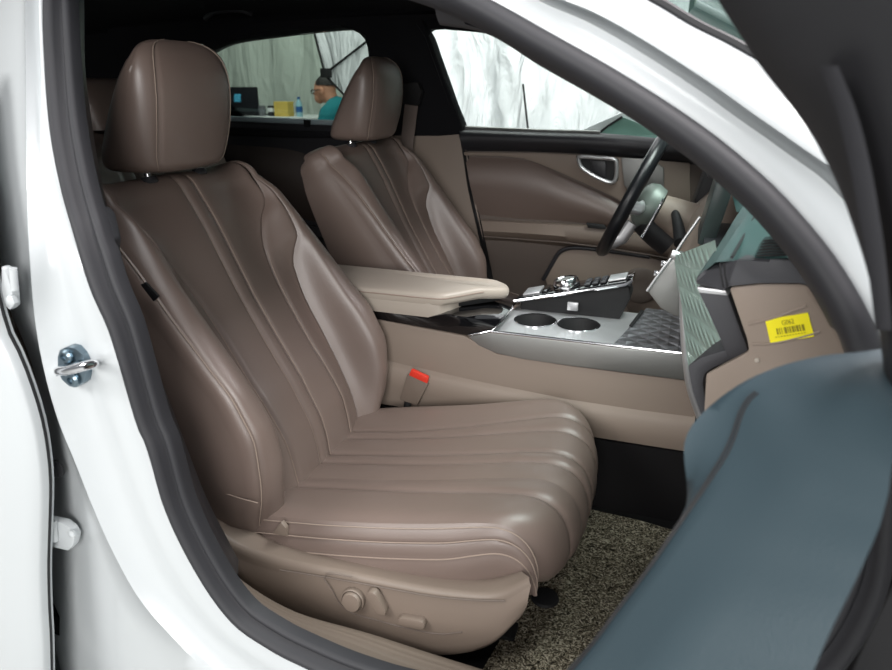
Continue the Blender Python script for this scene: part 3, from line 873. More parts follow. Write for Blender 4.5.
loft([LP([(200, 140), (250, 142), (300, 150), (340, 175), (370, 215)], .02), LP([(200, 160), (250, 164), (300, 178), (340, 205), (372, 235)], .05), LP([(200, 190), (250, 196), (300, 208), (340, 226), (375, 245)], .04), LP([(200, 205), (250, 210), (300, 220), (340, 232), (378, 250)], .015)], 24).build('leather_insert', mat('dark_brown_leather', srgb(62, 53, 49), .5), rl, angle=80)
loft([LP([(200, 222), (300, 224), (345, 227), (380, 230)], .02), LP([(200, 224), (300, 226), (345, 229), (380, 232)], .08), LP([(200, 236), (300, 236), (345, 238), (380, 242)], .08), LP([(200, 240), (300, 240), (345, 242), (380, 246)], .02)], 16, False).build('armrest', M['black_trim'], rl, angle=50)

# roof side rail along the far side closing the gap to the headliner
rows = []
for dy, dz in ((0, 0),):
    pass
rail_lo = LP([(120, 60), (214, 42), (270, 32), (340, 25), (380, 22), (421, 20), (470, 20), (530, 40), (600, 78)], .05)
rail_lo = cat(rail_lo, 40)
rail_hi = [Vector((p.x, .62, 1.40 - .05 * ((min(p.x, .2) + .7) / 1.3) ** 2 - .035 - max(0, p.x - .15) * .35)) for p in rail_lo]
MB().grid([rail_lo, [a.lerp(b, .5) + Vector((0, -.02, 0)) for a, b in zip(rail_lo, rail_hi)], rail_hi, [p + Vector((0, .0, .05)) for p in rail_hi]]).build('far_roof_rail_trim', M['headliner'], car, angle=70)
MB().box((-2.0, .66, .9), (-1.48, .77, 1.36)).build('far_rear_pillar', M['headliner'], car)
MB().box((-2.0, .90, .24), (.9, .93, .92)).build('far_side_skin', M['white'], car)

# ================================================================== SEATS
YC = -.41
BB = Vector((-.18, 0, .42)); BU = Vector((-.432, 0, .902)); BN = Vector((.902, 0, .432))
VK = [-.06, 0, .05, .10, .17, .22, .30, .39, .42, .45, .50, .55, .60]
HC = [-.01, .0, .016, .024, .024, .02, .014, .01, .01, .01, .01, .008, .003]
CUR = {  # name: (w list, h list)
    'c0': ([.0] * 13, HC),
    's0': ([.018] * 13, HC),
    's5': ([.105, .107, .109, .110, .110, .110, .111, .118, .125, .133, .156, .192, .196], [-.005, .004, .018, .027, .023, .016, .010, .005, .004, .004, .010, .022, .010]),
    's6': ([.165, .170, .174, .177, .179, .179, .178, .183, .190, .199, .2035, .2035, .199], [-.02, -.006, .006, .011, .012, .012, .010, .018, .032, .052, .050, .040, .012]),
    'cr': ([.19, .20, .212, .215, .217, .217, .215, .215, .214, .213, .211, .208, .202], [-.01, .025, .062, .09, .107, .104, .089, .073, .067, .061, .053, .042, .014]),
    'ri': ([.225, .237, .25, .256, .259, .259, .257, .255, .253, .251, .246, .238, .225], [-.03, .0, .045, .075, .10, .10, .082, .06, .053, .045, .03, .009, -.02]),
    'sd': ([.235, .247, .262, .268, .270, .270, .268, .266, .264, .262, .256, .247, .233], [-.05, -.03, .01, .04, .062, .062, .045, .025, .018, .01, -.004, -.02, -.045]),
    'bk': ([.23, .245, .258, .264, .266, .266, .265, .262, .260, .257, .251, .242, .222], [-.12] * 13),
}


def cpt(key, sg, v):
    """point (w, v, h) of a seam curve; v above .60 rolls over the shoulder"""
    w_, h_ = CUR[key]
    if v <= .60:
        return (sg * interp(VK, w_, v), v, interp(VK, h_, v))
    a = (v - .60) / .10 * math.pi / 2
    w0, h0 = w_[-1], h_[-1]
    if key in ('bk',):
        return (sg * w0 * (1 - .08 * (a / 1.5708) ** 2), .60 + .035 * math.sin(a), h0 + .02 * (1 - math.cos(a)))
    R_ = .05 if key != 'sd' else .045
    return (sg * w0 * (1 - .10 * (a / 1.5708) ** 2), .60 + R_ * math.sin(a), h0 - R_ * (1 - math.cos(a)))


def wpos(w, v, h, dy=0):
    return BB + BU * v + BN * h + Vector((0, YC + w + dy, 0))


SEAMS = {'s0', 's5', 's6', 'ri'}
CHAIN = [('bk', -1), ('sd', -1), ('ri', -1), ('cr', -1), ('s6', -1), ('s5', -1), ('s0', -1), ('s0', 1), ('s5', 1), ('s6', 1), ('cr', 1), ('ri', 1), ('sd', 1), ('bk', 1)]
VR = [-.06 + .66 * i / 72 for i in range(73)] + [.60 + .10 * i / 10 for i in range(1, 11)]


def back_row(v):
    """list of strips; each is a list of 3-D points across the strip"""
    P = [cpt(k, s, v) for k, s in CHAIN]
    n = len(P); L = [0]
    for i in range(1, n):
        L.append(L[-1] + max(math.hypot(P[i][0] - P[i - 1][0], P[i][2] - P[i - 1][2]), 1e-4))
    def tan(i, c):
        if i == 0: return (P[1][c] - P[0][c]) / (L[1] - L[0])
        if i == n - 1: return (P[-1][c] - P[-2][c]) / (L[-1] - L[-2])
        a = (P[i][c] - P[i - 1][c]) / (L[i] - L[i - 1]); b = (P[i + 1][c] - P[i][c]) / (L[i + 1] - L[i])
        wa, wb = L[i + 1] - L[i], L[i] - L[i - 1]
        return (a * wa + b * wb) / (wa + wb)
    strips = []
    fade = min(1, max(0, (.68 - v) / .06))
    for i in range(n - 1):
        ln = L[i + 1] - L[i]
        cnt = {0: 6, 1: 6, 2: 10, 3: 12, 4: 12, 5: 20, 6: 8, 7: 20, 8: 12, 9: 12, 10: 10, 11: 6, 12: 6}[i]
        pts = []
        for k in range(cnt + 1):
            t = .5 - .5 * math.cos(math.pi * k / cnt)
            t = .5 * t + .5 * (k / cnt)
            t2, t3 = t * t, t * t * t
            w = P[i][0] * (2 * t3 - 3 * t2 + 1) + tan(i, 0) * ln * (t3 - 2 * t2 + t) + P[i + 1][0] * (-2 * t3 + 3 * t2) + tan(i + 1, 0) * ln * (t3 - t2)
            h = P[i][2] * (2 * t3 - 3 * t2 + 1) + tan(i, 2) * ln * (t3 - 2 * t2 + t) + P[i + 1][2] * (-2 * t3 + 3 * t2) + tan(i + 1, 2) * ln * (t3 - t2)
            vv = P[i][1] * (1 - t) + P[i + 1][1] * t
            # seam grooves and the padding between them
            hw = fade * min(1, ln / .02)
            g = 0
            for e, key in ((0, CHAIN[i][0]), (1, CHAIN[i + 1][0])):
                if key in SEAMS:
                    d = ln * (t if e == 0 else 1 - t)
                    g -= .005 * math.exp(-(d / .0038) ** 2) * hw
            g += (.002 if ln > .03 else .0012) * 4 * t * (1 - t) * hw
            if i in (0, 1, 11, 12):
                pts.append(wpos(w + (g if w > 0 else -g), vv, h))
            else:
                pts.append(wpos(w, vv, h + g))
        strips.append(pts)
    return strips


ROWS = [back_row(v) for v in VR]
seat = empty('car_seat', (-.0, YC, .245), 'taupe leather front passenger seat nearest the open doorway, control panel on its side', 'car seat', 'front seats')


def strip_mesh(i0, i1):
    b = MB()
    b.grid([sum([r[i] if i == i0 else r[i][1:] for i in range(i0, i1)], []) for r in ROWS])
    return b


strip_mesh(5, 8).build('backrest_centre', M['leather'], seat, angle=75)
for i0, i1 in ((2, 5), (8, 11)):
    strip_mesh(i0, i1).build('backrest_bolster', M['leather'], seat, angle=75)
# shell: sides, back and top closure
b = strip_mesh(0, 2); b2 = strip_mesh(11, 13)
b.add(b2.v, b2.f)
bkrow = []
for ri_, r in enumerate(ROWS):
    p, q = r[0][0], r[-1][-1]
    bkrow.append([q.lerp(p, k / 10) - BN * .02 * math.sin(math.pi * k / 10) for k in range(11)])
b.grid(bkrow)
top = sum([s_ if i == 0 else s_[1:] for i, s_ in enumerate(ROWS[-1])], [])
tb = bkrow[-1]
nt_ = 30
fr_ = lin(top, nt_); bk_ = lin(list(reversed(tb)), nt_)
b.grid([[a_.lerp(c_, t) + BU * .012 * math.sin(math.pi * t) for a_, c_ in zip(fr_, bk_)] for t in (0, .25, .5, .75, 1)])
b.build('backrest_shell', M['leather'], seat, angle=60)


def curve3(key, sg, v0, v1, lift=.0, dw=0, n=60):
    out = []
    for k in range(n):
        v = v0 + (v1 - v0) * k / (n - 1)
        w, vv, h = cpt(key, sg, v)
        out.append(wpos(w + dw * sg, vv, h + lift))
    return out


for sg in (-1, 1):
    MB().tube(curve3('ri', sg, .0, .64, -.002, .003), .0012, n=6).build('stitching', M['thread'], seat)
    MB().tube(curve3('ri', sg, .0, .64, -.0015, -.004), .0011, n=6).build('stitching', M['thread'], seat)
    MB().tube(curve3('s5', sg, .0, .53, -.0015, .0035), .0009, n=6).build('stitching', M['thread'], seat)
    MB().tube(curve3('s0', sg, .0, .64, -.0015, .0035), .0009, n=6).build('stitching', M['thread'], seat)
# airbag tag sewn in the near rim
p = [Y(a, b_, YC - .272) for a, b_ in ((142, 284), (147, 281.5), (160.5, 296), (155, 301))]
lab(MB().prism(p, (0, -.004, 0)).build('airbag_tag', M['rubber_dark'], seat, bevel=.0012), 'small black tag on the outer bolster')

# --- headrest
HR = [  # z, x front, x rear, half width
    (1.000, -.432, -.535, .085), (1.004, -.420, -.550, .104), (1.014, -.409, -.556, .117), (1.035, -.402, -.550, .125), (1.065, -.394, -.534, .129), (1.10, -.388, -.515, .1305),
    (1.135, -.385, -.494, .130), (1.165, -.387, -.474, .127), (1.185, -.392, -.459, .121), (1.200, -.399, -.447, .112), (1.211, -.407, -.444, .099), (1.219, -.416, -.442, .080), (1.2235, -.424, -.440, .055), (1.225, -.43, -.436, .02)]
zz = [r[0] for r in HR]
def hr_sec(u, e=3.2):
    """u 0..1 along the row list (smooth)"""
    xs = list(range(len(HR)))
    s_ = u * (len(HR) - 1)
    z = interp(xs, [r[0] for r in HR], s_); xf = interp(xs, [r[1] for r in HR], s_); xr = interp(xs, [r[2] for r in HR], s_); hw = interp(xs, [r[3] for r in HR], s_)
    return z, xf, xr, hw
def hr_pt(u, ang, grow=0):
    z, xf, xr, hw = hr_sec(u)
    e = 3.4
    c_, s_ = math.cos(ang), math.sin(ang)
    cx = (xf + xr) / 2; a = (xf - xr) / 2
    x = cx + (a + grow) * math.copysign(abs(c_) ** (2 / e), c_)
    y = (hw + grow) * math.copysign(abs(s_) ** (2 / e), s_)
    if c_ > 0: x -= .010 * (y / .13) ** 2
    return Vector((x, YC + y, z))
rows = []
NA = 72
SEAMA = math.radians(40)
for k in range(61):
    u = k / 60
    row = []
    for j in range(NA):
        ang = 2 * math.pi * j / NA
        d = min(abs(ang - SEAMA), abs(ang - (2 * math.pi - SEAMA)))
        row.append(hr_pt(u, ang, -.0028 * math.exp(-(d / .05) ** 2) * min(1, u * 8)))
    rows.append(row)
b = MB().grid(rows, cv=True); b.fan(rows[0]); b.fan(rows[-1])
hr = b.build('headrest', M['leather'], seat, angle=70)
for sg in (-1, 1):
    MB().tube([hr_pt(.06 + .9 * k / 40, sg * (SEAMA + .035), .0004) for k in range(41)], .0009, n=6).build('stitching', M['thread'], hr)
for sg in (-1, 1):
    MB().tube([(-.475, YC + sg * .07, 1.01), (-.462, YC + sg * .07, .955)], .0065, n=12).build('headrest_post', M['chrome'], seat)
    MB().lathe([(.014, 0), (.016, .004), (.013, .012), (.008, .013)], (-.468, YC + sg * .07, .980), axis=(-.2, 0, 1), n=20).build('post_collar', M['black_trim'], seat)

# --- cushion: centre profile swept across
CP = [(-.235, .405), (-.20, .420), (-.15, .430), (-.05, .447), (.05, .466), (.13, .484), (.19, .498), (.24, .509), (.28, .515), (.305, .513), (.325, .505), (.342, .490), (.353, .470), (.359, .447), (.360, .428), (.357, .410), (.348, .398)]
cp = cat([(a, 0, b_) for a, b_ in CP], 90)


def cush(i, w, g=0):
    p = cp[i]; a = cp[max(i - 1, 0)]; c_ = cp[min(i + 1, len(cp) - 1)]
    t = (c_ - a).normalized(); n_ = Vector((-t.z, 0, t.x))
    f = max(0, min(1, (p.x - .10) / .24)); f = f * f * (3 - 2 * f)
    aw = abs(w) / .235
    dx = -.042 * f * aw ** 3.0
    dz = .020 * min(1, aw ** 2) * (1 - .3 * f)
    q = Vector((p.x + dx, YC + w, p.z + dz)) + n_ * g
    return q


def frontness(i):
    f = i / 89
    return f


def wcur(key, i):
    """half widths of the seams along the cushion: they spread towards the front"""
    f = i / 89
    if key == 's0': return .018 + .003 * f
    if key == 's5': return interp([0, .25, .6, .8, 1], [.085, .088, .098, .104, .098], f)
    if key == 's6': return interp([0, .2, .5, .75, 1], [.118, .118, .135, .158, .17], f)
    if key == 'ed': return interp([0, .3, .7, .85, 1], [.225, .235, .238, .232, .222], f)


def crow(i):
    keys = [('ed', -1), ('s6', -1), ('s5', -1), ('s0', -1), ('s0', 1), ('s5', 1), ('s6', 1), ('ed', 1)]
    ws = [s_ * wcur(k_, i) for k_, s_ in keys]
    ws[2] = -.085; ws[1] = -interp([0, .25, .55, .8, 1], [.120, .122, .132, .142, .150], i / 89)
    out = []
    for q in range(7):
        a, c_ = ws[q], ws[q + 1]; ln = abs(c_ - a); cnt = (14, 8, 16, 8, 16, 8, 14)[q]
        pts = []
        for k in range(cnt + 1):
            t = .5 * (.5 - .5 * math.cos(math.pi * k / cnt)) + .5 * k / cnt
            w = a + (c_ - a) * t
            g = 0
            for e in (0, 1):
                if keys[q + e][0] != 'ed':
                    d = ln * (t if e == 0 else 1 - t)
                    g -= .005 * math.exp(-(d / .0042) ** 2) if keys[q + e] != ('s5', -1) else 0
                else:
                    d = ln * (t if e == 0 else 1 - t)
                    g -= .010 * math.exp(-(d / .014) ** 1.3)
            g += (.003 if ln > .04 else .0015) * 4 * t * (1 - t)
            pts.append(cush(i, w, g))
        out.append(pts)
    return out


CR = [crow(i) for i in range(90)]
MB().grid([sum([r[i] if i == 1 else r[i][1:] for i in range(1, 6)], []) for r in CR]).build('cushion_centre', M['leather'], seat, angle=75)
for q in (0, 6):
    MB().grid([r[q] for r in CR]).build('cushion_bolster', M['leather'], seat, angle=75)
# sides of the cushion with two stitched lines
for sg in (-1, 1):
    edge = [r[0][0] if sg < 0 else r[6][-1] for r in CR][:88]
    def side(dw, dz, dx=0):
        out = []
        for i, p in enumerate(edge):
            f = max(0, min(1, (i - 52) / 26)); f = f * f * (3 - 2 * f)     # at the front the side turns with the edge
            q = p + Vector((dx, sg * dw * (1 - .5 * f), dz * (1 - f * .25)))
            q.z = max(q.z, .352 + .052 * f + .01 * dz)
            out.append(q)
        return out
    rows = [edge, side(.006, -.006), side(.013, -.018), side(.016, -.026), side(.0135, -.0285), side(.016, -.031), side(.0195, -.045), side(.018, -.056), side(.02, -.06), side(.02, -.085), side(.012, -.12)]
    MB().grid(rows).build('cushion_side', M['leather'], seat, angle=75)
    MB().tube([p + Vector((0, sg * .001, .0008)) for p in side(.0065, -.005)][4:], .0011, n=6).build('stitching', M['thread'], seat)
    MB().tube(side(.0165, -.025)[6:], .0011, n=6).build('stitching', M['thread'], seat)
    MB().tube(side(.0195, -.054)[6:], .0013, n=6).build('stitching', M['thread'], seat)
# base under the cushion
MB().box((-.22, YC - .20, .262), (.24, YC + .20, .40)).build('seat_base', M['dark'], seat, bevel=.01)
for sg in (-1, 1):
    MB().box((-.28, YC + sg * .17 - .02, .2465), (.27, YC + sg * .17 + .02, .265)).build('seat_rail', M['dark'], seat, bevel=.003)

# --- side shield with controls (outer side)
T0 = [(200, 488), (212, 500), (238, 522), (262, 534), (300, 546), (340, 554), (400, 566), (450, 574), (490, 577), (521, 571)]
T1 = [(196, 502), (205, 515), (232, 540), (262, 553), (300, 562), (340, 570), (400, 582), (450, 590), (495, 592), (529, 577)]
T2 = [(194, 512), (203, 528), (228, 552), (260, 566), (300, 574), (340, 581), (400, 592), (450, 600), (497, 602), (531, 585)]
T3 = [(196, 530), (210, 552), (238, 576), (265, 594), (300, 610), (340, 624), (400, 640), (450, 646), (495, 636), (527, 606)]
T4 = [(198, 540), (216, 565), (244, 587), (268, 602), (300, 618), (340, 634), (400, 650), (445, 655), (488, 646), (520, 618)]
r0 = cat([Y(a, b_, -.652) for a, b_ in T0], 60); r1 = cat([Y(a, b_, -.690) for a, b_ in T1], 60); r2 = cat([Y(a, b_, -.697) for a, b_ in T2], 60)
r3 = cat([Y(a, b_, -.700) for a, b_ in T3], 60); r4 = cat([Y(a, b_, -.692) for a, b_ in T4], 60)
r5 = [p + Vector((0, .05, .01)) for p in r4]
ri0 = [p + Vector((0, .02, -.02)) for p in r0]
rows = [ri0, r0] + [[a.lerp(c_, t) for a, c_ in zip(r0, r1)] for t in (.35, .7, .9)] + [r1] + [[a.lerp(c_, t) + Vector((0, -.003 * math.sin(math.pi * t), 0)) for a, c_ in zip(r1, r2)] for t in (.3, .6)] + [r2]
rows += [[a.lerp(c_, t) + Vector((0, -.004 * math.sin(math.pi * t), 0)) for a, c_ in zip(r2, r3)] for t in (.06, .2, .4, .6, .8, .94)] + [r3, [a.lerp(c_, .5) + Vector((0, -.003, 0)) for a, c_ in zip(r3, r4)], r4, r5]
b = MB().grid(rows)
b.fan([r[-1] for r in rows])
sh = b.build('side_shield', M['taupe_plastic'], seat, angle=60)
def on_face(px, py, d=0): return Y(px, py, -.704 - d)
MB().lathe([(.019, -.004), (.0205, .002), (.0200, .006), (.0185, .007), (.0175, .004), (.0165, .004), (.0165, .011), (.015, .013), (.006, .0135)], on_face(354, 599), axis=(.0, -1, .12), n=36).build('lumbar_knob', M['taupe_plastic'], sh)
def capsule(p, q, r, d):
    P, Q = on_face(*p), on_face(*q)
    t = (Q - P).normalized(); n_ = Vector((0, -1, 0)); s_ = t.cross(n_).normalized()
    loop = []
    for k in range(10):
        a = -math.pi / 2 + math.pi * k / 9
        loop.append(Q + (t * math.cos(a) + s_ * math.sin(a)) * r)
    for k in range(10):
        a = math.pi / 2 + math.pi * k / 9
        loop.append(P + (t * math.cos(a) + s_ * math.sin(a)) * r)
    return MB().prism([x + Vector((0, .004, 0)) for x in loop], n_ * (d + .004))
capsule((374.5, 593), (383, 607), .0095, .011).build('recline_switch', M['taupe_plastic'], sh, bevel=.003)
capsule((405, 618), (422, 621), .0085, .011).build('slide_switch', M['taupe_plastic'], sh, bevel=.003)
MB().tube(cat([on_face(a, b_, -.0005) for a, b_ in ((352, 577), (330, 574), (324, 578), (332, 590), (340, 604), (352, 613), (372, 619), (410, 629), (440, 634), (462, 632))], 40), .0010, n=6).build('panel_crease', M['taupe_dark'], sh)
MB().tube(cat([Y(a, b_, -.7005) for a, b_ in ((280, 570), (330, 578), (380, 587), (430, 596), (470, 600), (505, 601))], 40), .0012, n=6).build('panel_crease', M['taupe_dark'], sh)
pp = [Y(a, b_, -.672) for a, b_ in ((269, 534), (278, 523), (283, 529), (284, 538))]
MB().prism([p + Vector((0, .008, -.004)) for p in pp], (0, .01, 0)).build('hinge_cap', M['taupe_plastic'], sh, bevel=.002)
# recliner cover joining backrest and shield
MB().tube(cat([Y(a, b_, YC - .272) for a, b_ in ((205, 494), (225, 494), (243, 499), (258, 503))], 20), .0009, n=6).build('stitching', M['thread'], seat)

# --- seat belt buckle (inboard)
bk = MB().prism([Y(a, b_, YC + .259) for a, b_ in ((407, 374), (428, 384), (417, 406), (399, 400))], (0, .012, 0)).build('belt_buckle', M['taupe_plastic'], seat, bevel=.004)
lab(MB().prism([Y(a, b_, YC + .258) for a, b_ in ((411, 369.5), (428, 377.5), (427, 384), (408.5, 375.5))], (0, .011, 0)).build('release_button', M['red'], bk, bevel=.003), 'red release button')
MB().tube([Y(408, 402, YC + .262), Y(404, 425, YC + .255), Y(398, 450, YC + .25)], .009, n=10).build('buckle_stalk', M['dark'], bk)

# --- driver seat: same pattern, own place
ds = copy_tree(seat, None, skip=('side_shield', 'airbag_tag', 'belt_buckle', 'lumbar_knob'))
ds.location = Vector((0, -YC, .245)) + Vector((.0, 0, 0))
ds['label'] = 'taupe leather driver seat beyond the centre console, behind the steering wheel'
for ch in ds.children:
    if ch.name.split('.')[0] == 'headrest':
        ch.location.x += .022
        ch.scale = (1, 1, 1)

# rear seat seen behind
rs = empty('rear_bench', (-1.2, -.3, .245), 'taupe leather rear bench seat seen in the gap left of the passenger headrest', 'rear seat')
for yh in (.30, -.30):
    rows = []
    for k in range(15):
        u = k / 14
        z_ = 1.025 + .145 * u
        f = math.sqrt(max(0, 1 - max(0, (u - .5) / .5) ** 2.2)); g_ = .72 + .28 * f
        rows.append([Vector((-1.225 - .05 * u + (.055 * f + .01) * math.copysign(abs(math.cos(a)) ** .6, math.cos(a)), yh + .165 * g_ * math.copysign(abs(math.sin(a)) ** .6, math.sin(a)), z_)) for a in [2 * math.pi * j / 32 for j in range(32)]])
    b = MB().grid(rows, cv=True); b.fan(rows[0]); b.fan(rows[-1]); b.build('headrest', M['leather'], rs)
rows = []
for k in range(30):
    z_ = .40 + .615 * k / 29
    row = []
    for j in range(120):
        y_ = -.64 + 1.28 * j / 119
        gr = sum(-.008 * math.exp(-((y_ - c_) / .006) ** 2) for c_ in (-.47, -.42, -.37, -.32, -.25, -.2, .15, .2, .25, .32, .37, .42, .47))
        row.append(Vector((-.93 - .40 * (z_ - .40) + gr - .05 * max(0, (k - 24) / 5) ** 2, y_, z_)))
    rows.append(row)
b = MB().grid(rows); b.grid([[p + Vector((-.12, 0, 0)) for p in r[::8]] for r in rows]); b.grid([rows[-1], [p + Vector((-.12, 0, 0)) for p in rows[-1]]])
b.build('backrest', M['leather'], rs, angle=60)
MB().box((-.98, -.64, .25), (-.62, .64, .46)).build('cushion', M['leather'], rs, bevel=.03, seg=4)
MB().box((-2.0, -.70, .90), (-1.33, .64, .96)).build('parcel_shelf', M['headliner'], car)

# ================================================================== CENTRE CONSOLE
con = empty('centre_console', (0, 0, .245), 'taupe centre console with cup holders, gear dial and padded lid between the seats', 'console')
yn = -.122
pf = [(-.50, .416), (.53, .416), (.53, .58), (.26, .58), (.10, .587), (.025, .620), (-.20, .636), (-.50, .64)]
MB().prism([(x, yn, z) for x, z in pf], (0, -2 * yn, 0)).build('side_body', M['brown_trim'], con, bevel=.006)
# raised lower side pad with its fold
lo = [Y(a, b_, yn - .006) for a, b_ in ((380, 362), (400, 367), (484, 386), (568, 403), (640, 414), (695, 421))]
lo2 = [p + Vector((0, .0, -.085)) for p in lo]
rows = [[p + Vector((0, .012, .012)) for p in lo], lo, [p + Vector((0, -.008, -.012)) for p in lo], [p + Vector((0, -.006, -.05)) for p in lo], [Vector((p.x, p.y + .002, .420)) for p in lo]]
MB().grid(rows).build('lower_side_pad', M['brown_trim'], con, angle=80)
# silver flank
fl = [(.036, .621), (.086, .637), (.30, .6365), (.512, .637), (.512, .582), (.26, .582), (.16, .584), (.10, .590), (.06, .603)]
MB().prism([(x, yn - .007, z) for x, z in fl], (0, .012, 0)).build('silver_flank', M['silver_soft'], con, bevel=.003)
MB().tube([(.086, yn - .004, .639), (.30, yn - .004, .6385), (.512, yn - .004, .639)], .0035, n=8).build('bright_edge', M['chrome'], con)


def cut(o, cutter):
    md = o.modifiers.new('b', 'BOOLEAN'); md.operation = 'DIFFERENCE'; md.object = cutter; md.solver = 'EXACT'
    dg = bpy.context.evaluated_depsgraph_get()
    me = bpy.data.meshes.new_from_object(o.evaluated_get(dg))
    o.modifiers.clear(); o.data = me
    bpy.data.objects.remove(cutter, do_unlink=True)


# deck with two cup wells
dk = MB().prism([(.085, yn, .60), (.350, yn, .60), (.395, .118, .60), (.10, .118, .60)], (0, 0, .038)).build('cup_deck', M['silver'], con)
for cx, cy in ((.163, -.018), (.262, -.016)):
    bpy.context.view_layer.update()
    ct = MB().lathe([(.0478, -.07), (.0478, .05)], (cx, cy, .638), n=48).build('cutter', M['dark'])
    bpy.context.view_layer.update()
    cut(dk, ct)
bpy.context.view_layer.update()
dk.data.polygons.foreach_set('use_smooth', [False] * len(dk.data.polygons))
for cx, cy in ((.163, -.018), (.262, -.016)):
    prof_ = [(.0485, .639), (.0490, .6402), (.0475, .6406), (.0465, .638), (.0435, .585), (.040, .581), (.0, .581)]
    cu = MB()
    n_ = 48
    rows = [[Vector((cx + r_ * math.cos(2 * math.pi * k / n_), cy + r_ * math.sin(2 * math.pi * k / n_), z)) for k in range(n_)] for r_, z in [(max(r_, .0005), z) for r_, z in prof_]]
    cu.grid(rows, cv=True)
    cw = cu.build('cup_holder', M['dark'], con, angle=50)
    MB().tube([(cx + .048 * math.cos(2 * math.pi * k / 48), cy + .048 * math.sin(2 * math.pi * k / 48), .6395) for k in range(48)], .0016, n=6, closed=True).build('rim', M['chrome'], cw)
# tray ahead of the cups
MB().prism([(.352, yn, .61), (.53, yn, .61), (.56, .16, .61), (.398, .16, .61)], (0, 0, .030)).build('quilted_tray', M['quilt_grey'], con, bevel=.002)
sl = [Z(a, b_, .6415) for a, b_ in ((629, 326), (632, 327.5), (644, 312), (641, 310.5))]
MB().prism(sl, (0, 0, .003)).build('tray_slot', M['dark'], con, bevel=.002)
# gloss black base round the front of the armrest
gb = [(-.50, .640), (-.20, .637), (.036, .622), (.088, .639), (.10, .652), (.05, .664), (-.02, .668), (-.06, .656), (-.50, .658)]
MB().prism([(x, yn - .003, z) for x, z in gb], (0, -2 * yn + .006, 0)).build('gloss_surround', M['piano'], con, bevel=.003)
MB().tube([(.036, yn - .004, .624), (.09, yn - .004, .641), (.104, yn + .01, .654), (.104, .0, .656)], .0025, n=8).build('bright_edge', M['chrome'], con)
# rising gear panel on the driver side
gp = [(.095, .640), (.34, .640), (.372, .690), (.366, .736), (.352, .731), (.22, .697), (.10, .667)]
gpp = MB().prism([(x, .048, z) for x, z in [(.095, .655), (.10, .667), (.22, .697), (.352, .731), (.366, .736), (.369, .722), (.22, .686)]], (0, .085, 0)).build('gear_panel', M['piano'], con, bevel=.003)
MB().prism([(x, .056, z) for x, z in [(.11, .636), (.345, .636), (.366, .690), (.360, .718), (.22, .686), (.11, .658)]], (0, .075, 0)).build('gear_panel_base', M['dark'], con, bevel=.004)
MB().tube([(.095, .047, .660), (.22, .047, .691), (.352, .047, .725), (.366, .052, .735)], .0045, n=8).build('chrome_edge', M['chrome'], gpp)
nrm_g = Vector((-.255, 0, .967))
def on_gear(x, y, d=0): return Vector((x, y, .667 + (x - .10) * .2625)) + nrm_g * d
dl = MB().lathe([(.031, 0), (.032, .006), (.030, .016), (.027, .021), (.024, .021), (.022, .018), (.005, .018)], on_gear(.215, .085), axis=nrm_g, n=40).build('gear_dial', M['chrome'], gpp)
MB().lathe([(.0215, .0175), (.021, .019), (.004, .0192)], on_gear(.215, .085), axis=nrm_g, n=32).build('dial_face', M['silver_soft'], dl)
def gear_box(x0, x1, y0, y1, h, name, m):
    P = [on_gear(x0, y0), on_gear(x1, y0), on_gear(x1, y1), on_gear(x0, y1)]
    return MB().prism(P, nrm_g * h).build(name, m, gpp, bevel=.002)
gear_box(.115, .155, .058, .118, .005, 'mode_button', M['silver'])
gear_box(.160, .172, .058, .118, .005, 'mode_button', M['piano'])
for k in range(3):
    gear_box(.258 + k * .018, .272 + k * .018, .058, .085, .004, 'small_button', M['black_trim'])
    gear_box(.258 + k * .018, .272 + k * .018, .09, .118, .004, 'small_button', M['black_trim'])
gear_box(.312, .352, .062, .118, .004, 'touch_pad', M['silver'])
pj = MB().box((.225, .040, .652), (.250, .049, .672)).build('socket', M['silver'], con, bevel=.002)
# padded armrest lid
al = [(-.50, -.126), (-.07, -.126), (-.03, -.120), (-.005, -.095), (.03, -.05), (.07, -.005), (.086, .02), (.080, .044), (.055, .052), (-.50, .052)]
al3 = cat([Vector((a, b_, 0)) for a, b_ in al[1:9]], 30)
al3 = [Vector((-.50, -.126, 0))] + al3 + [Vector((-.50, .052, 0))]
def lidz(x): return .712 + .0 * x
cen = Vector((-.2, 0, 0))
rows = []
for sc_, z_ in ((.985, .684), (1.0, .690), (1.004, .697), (1.0, .703), (.985, .7085), (.94, .7115), (.8, .7135), (.5, .7145), (.1, .715)):
    rows.append([cen + (p - cen) * sc_ + Vector((0, 0, z_ - .018 * max(0, (p.x - .04) / .05) * (1 if sc_ > .4 else 0) * .6)) for p in al3])
b = MB().grid(rows, cv=True); b.fan(rows[-1])
b.fan(rows[0])
arm = b.build('armrest', M['leather_light'], con, angle=60)
blk = [(-.50, -.1245), (-.06, -.1245), (-.036, -.119), (-.018, -.10), (-.005, -.06), (.0, .0), (.0, .046), (-.50, .046)]
MB().prism([(x, y, .645) for x, y in blk], (0, 0, .050)).build('armrest_base', M['leather_light'], arm, bevel=.006)
MB().prism([(x, y, .668) for x, y in ((-.01, -.07), (.02, -.04), (.055, -.005), (.072, .02), (.065, .04), (-.01, .044))], (0, 0, .024)).build('lid_underside', M['dark'], arm, bevel=.004)
MB().tube([cen + (p - cen) * 1.003 + Vector((0, 0, .700)) for p in al3[:18]], .0016, n=6).build('stitching', M['thread'], arm)

# ================================================================== DASHBOARD
da = empty('dashboard', (.6, 0, .5), 'dashboard with teal-grey pad, quilted silver face and taupe lower end by the doorway', 'dashboard')
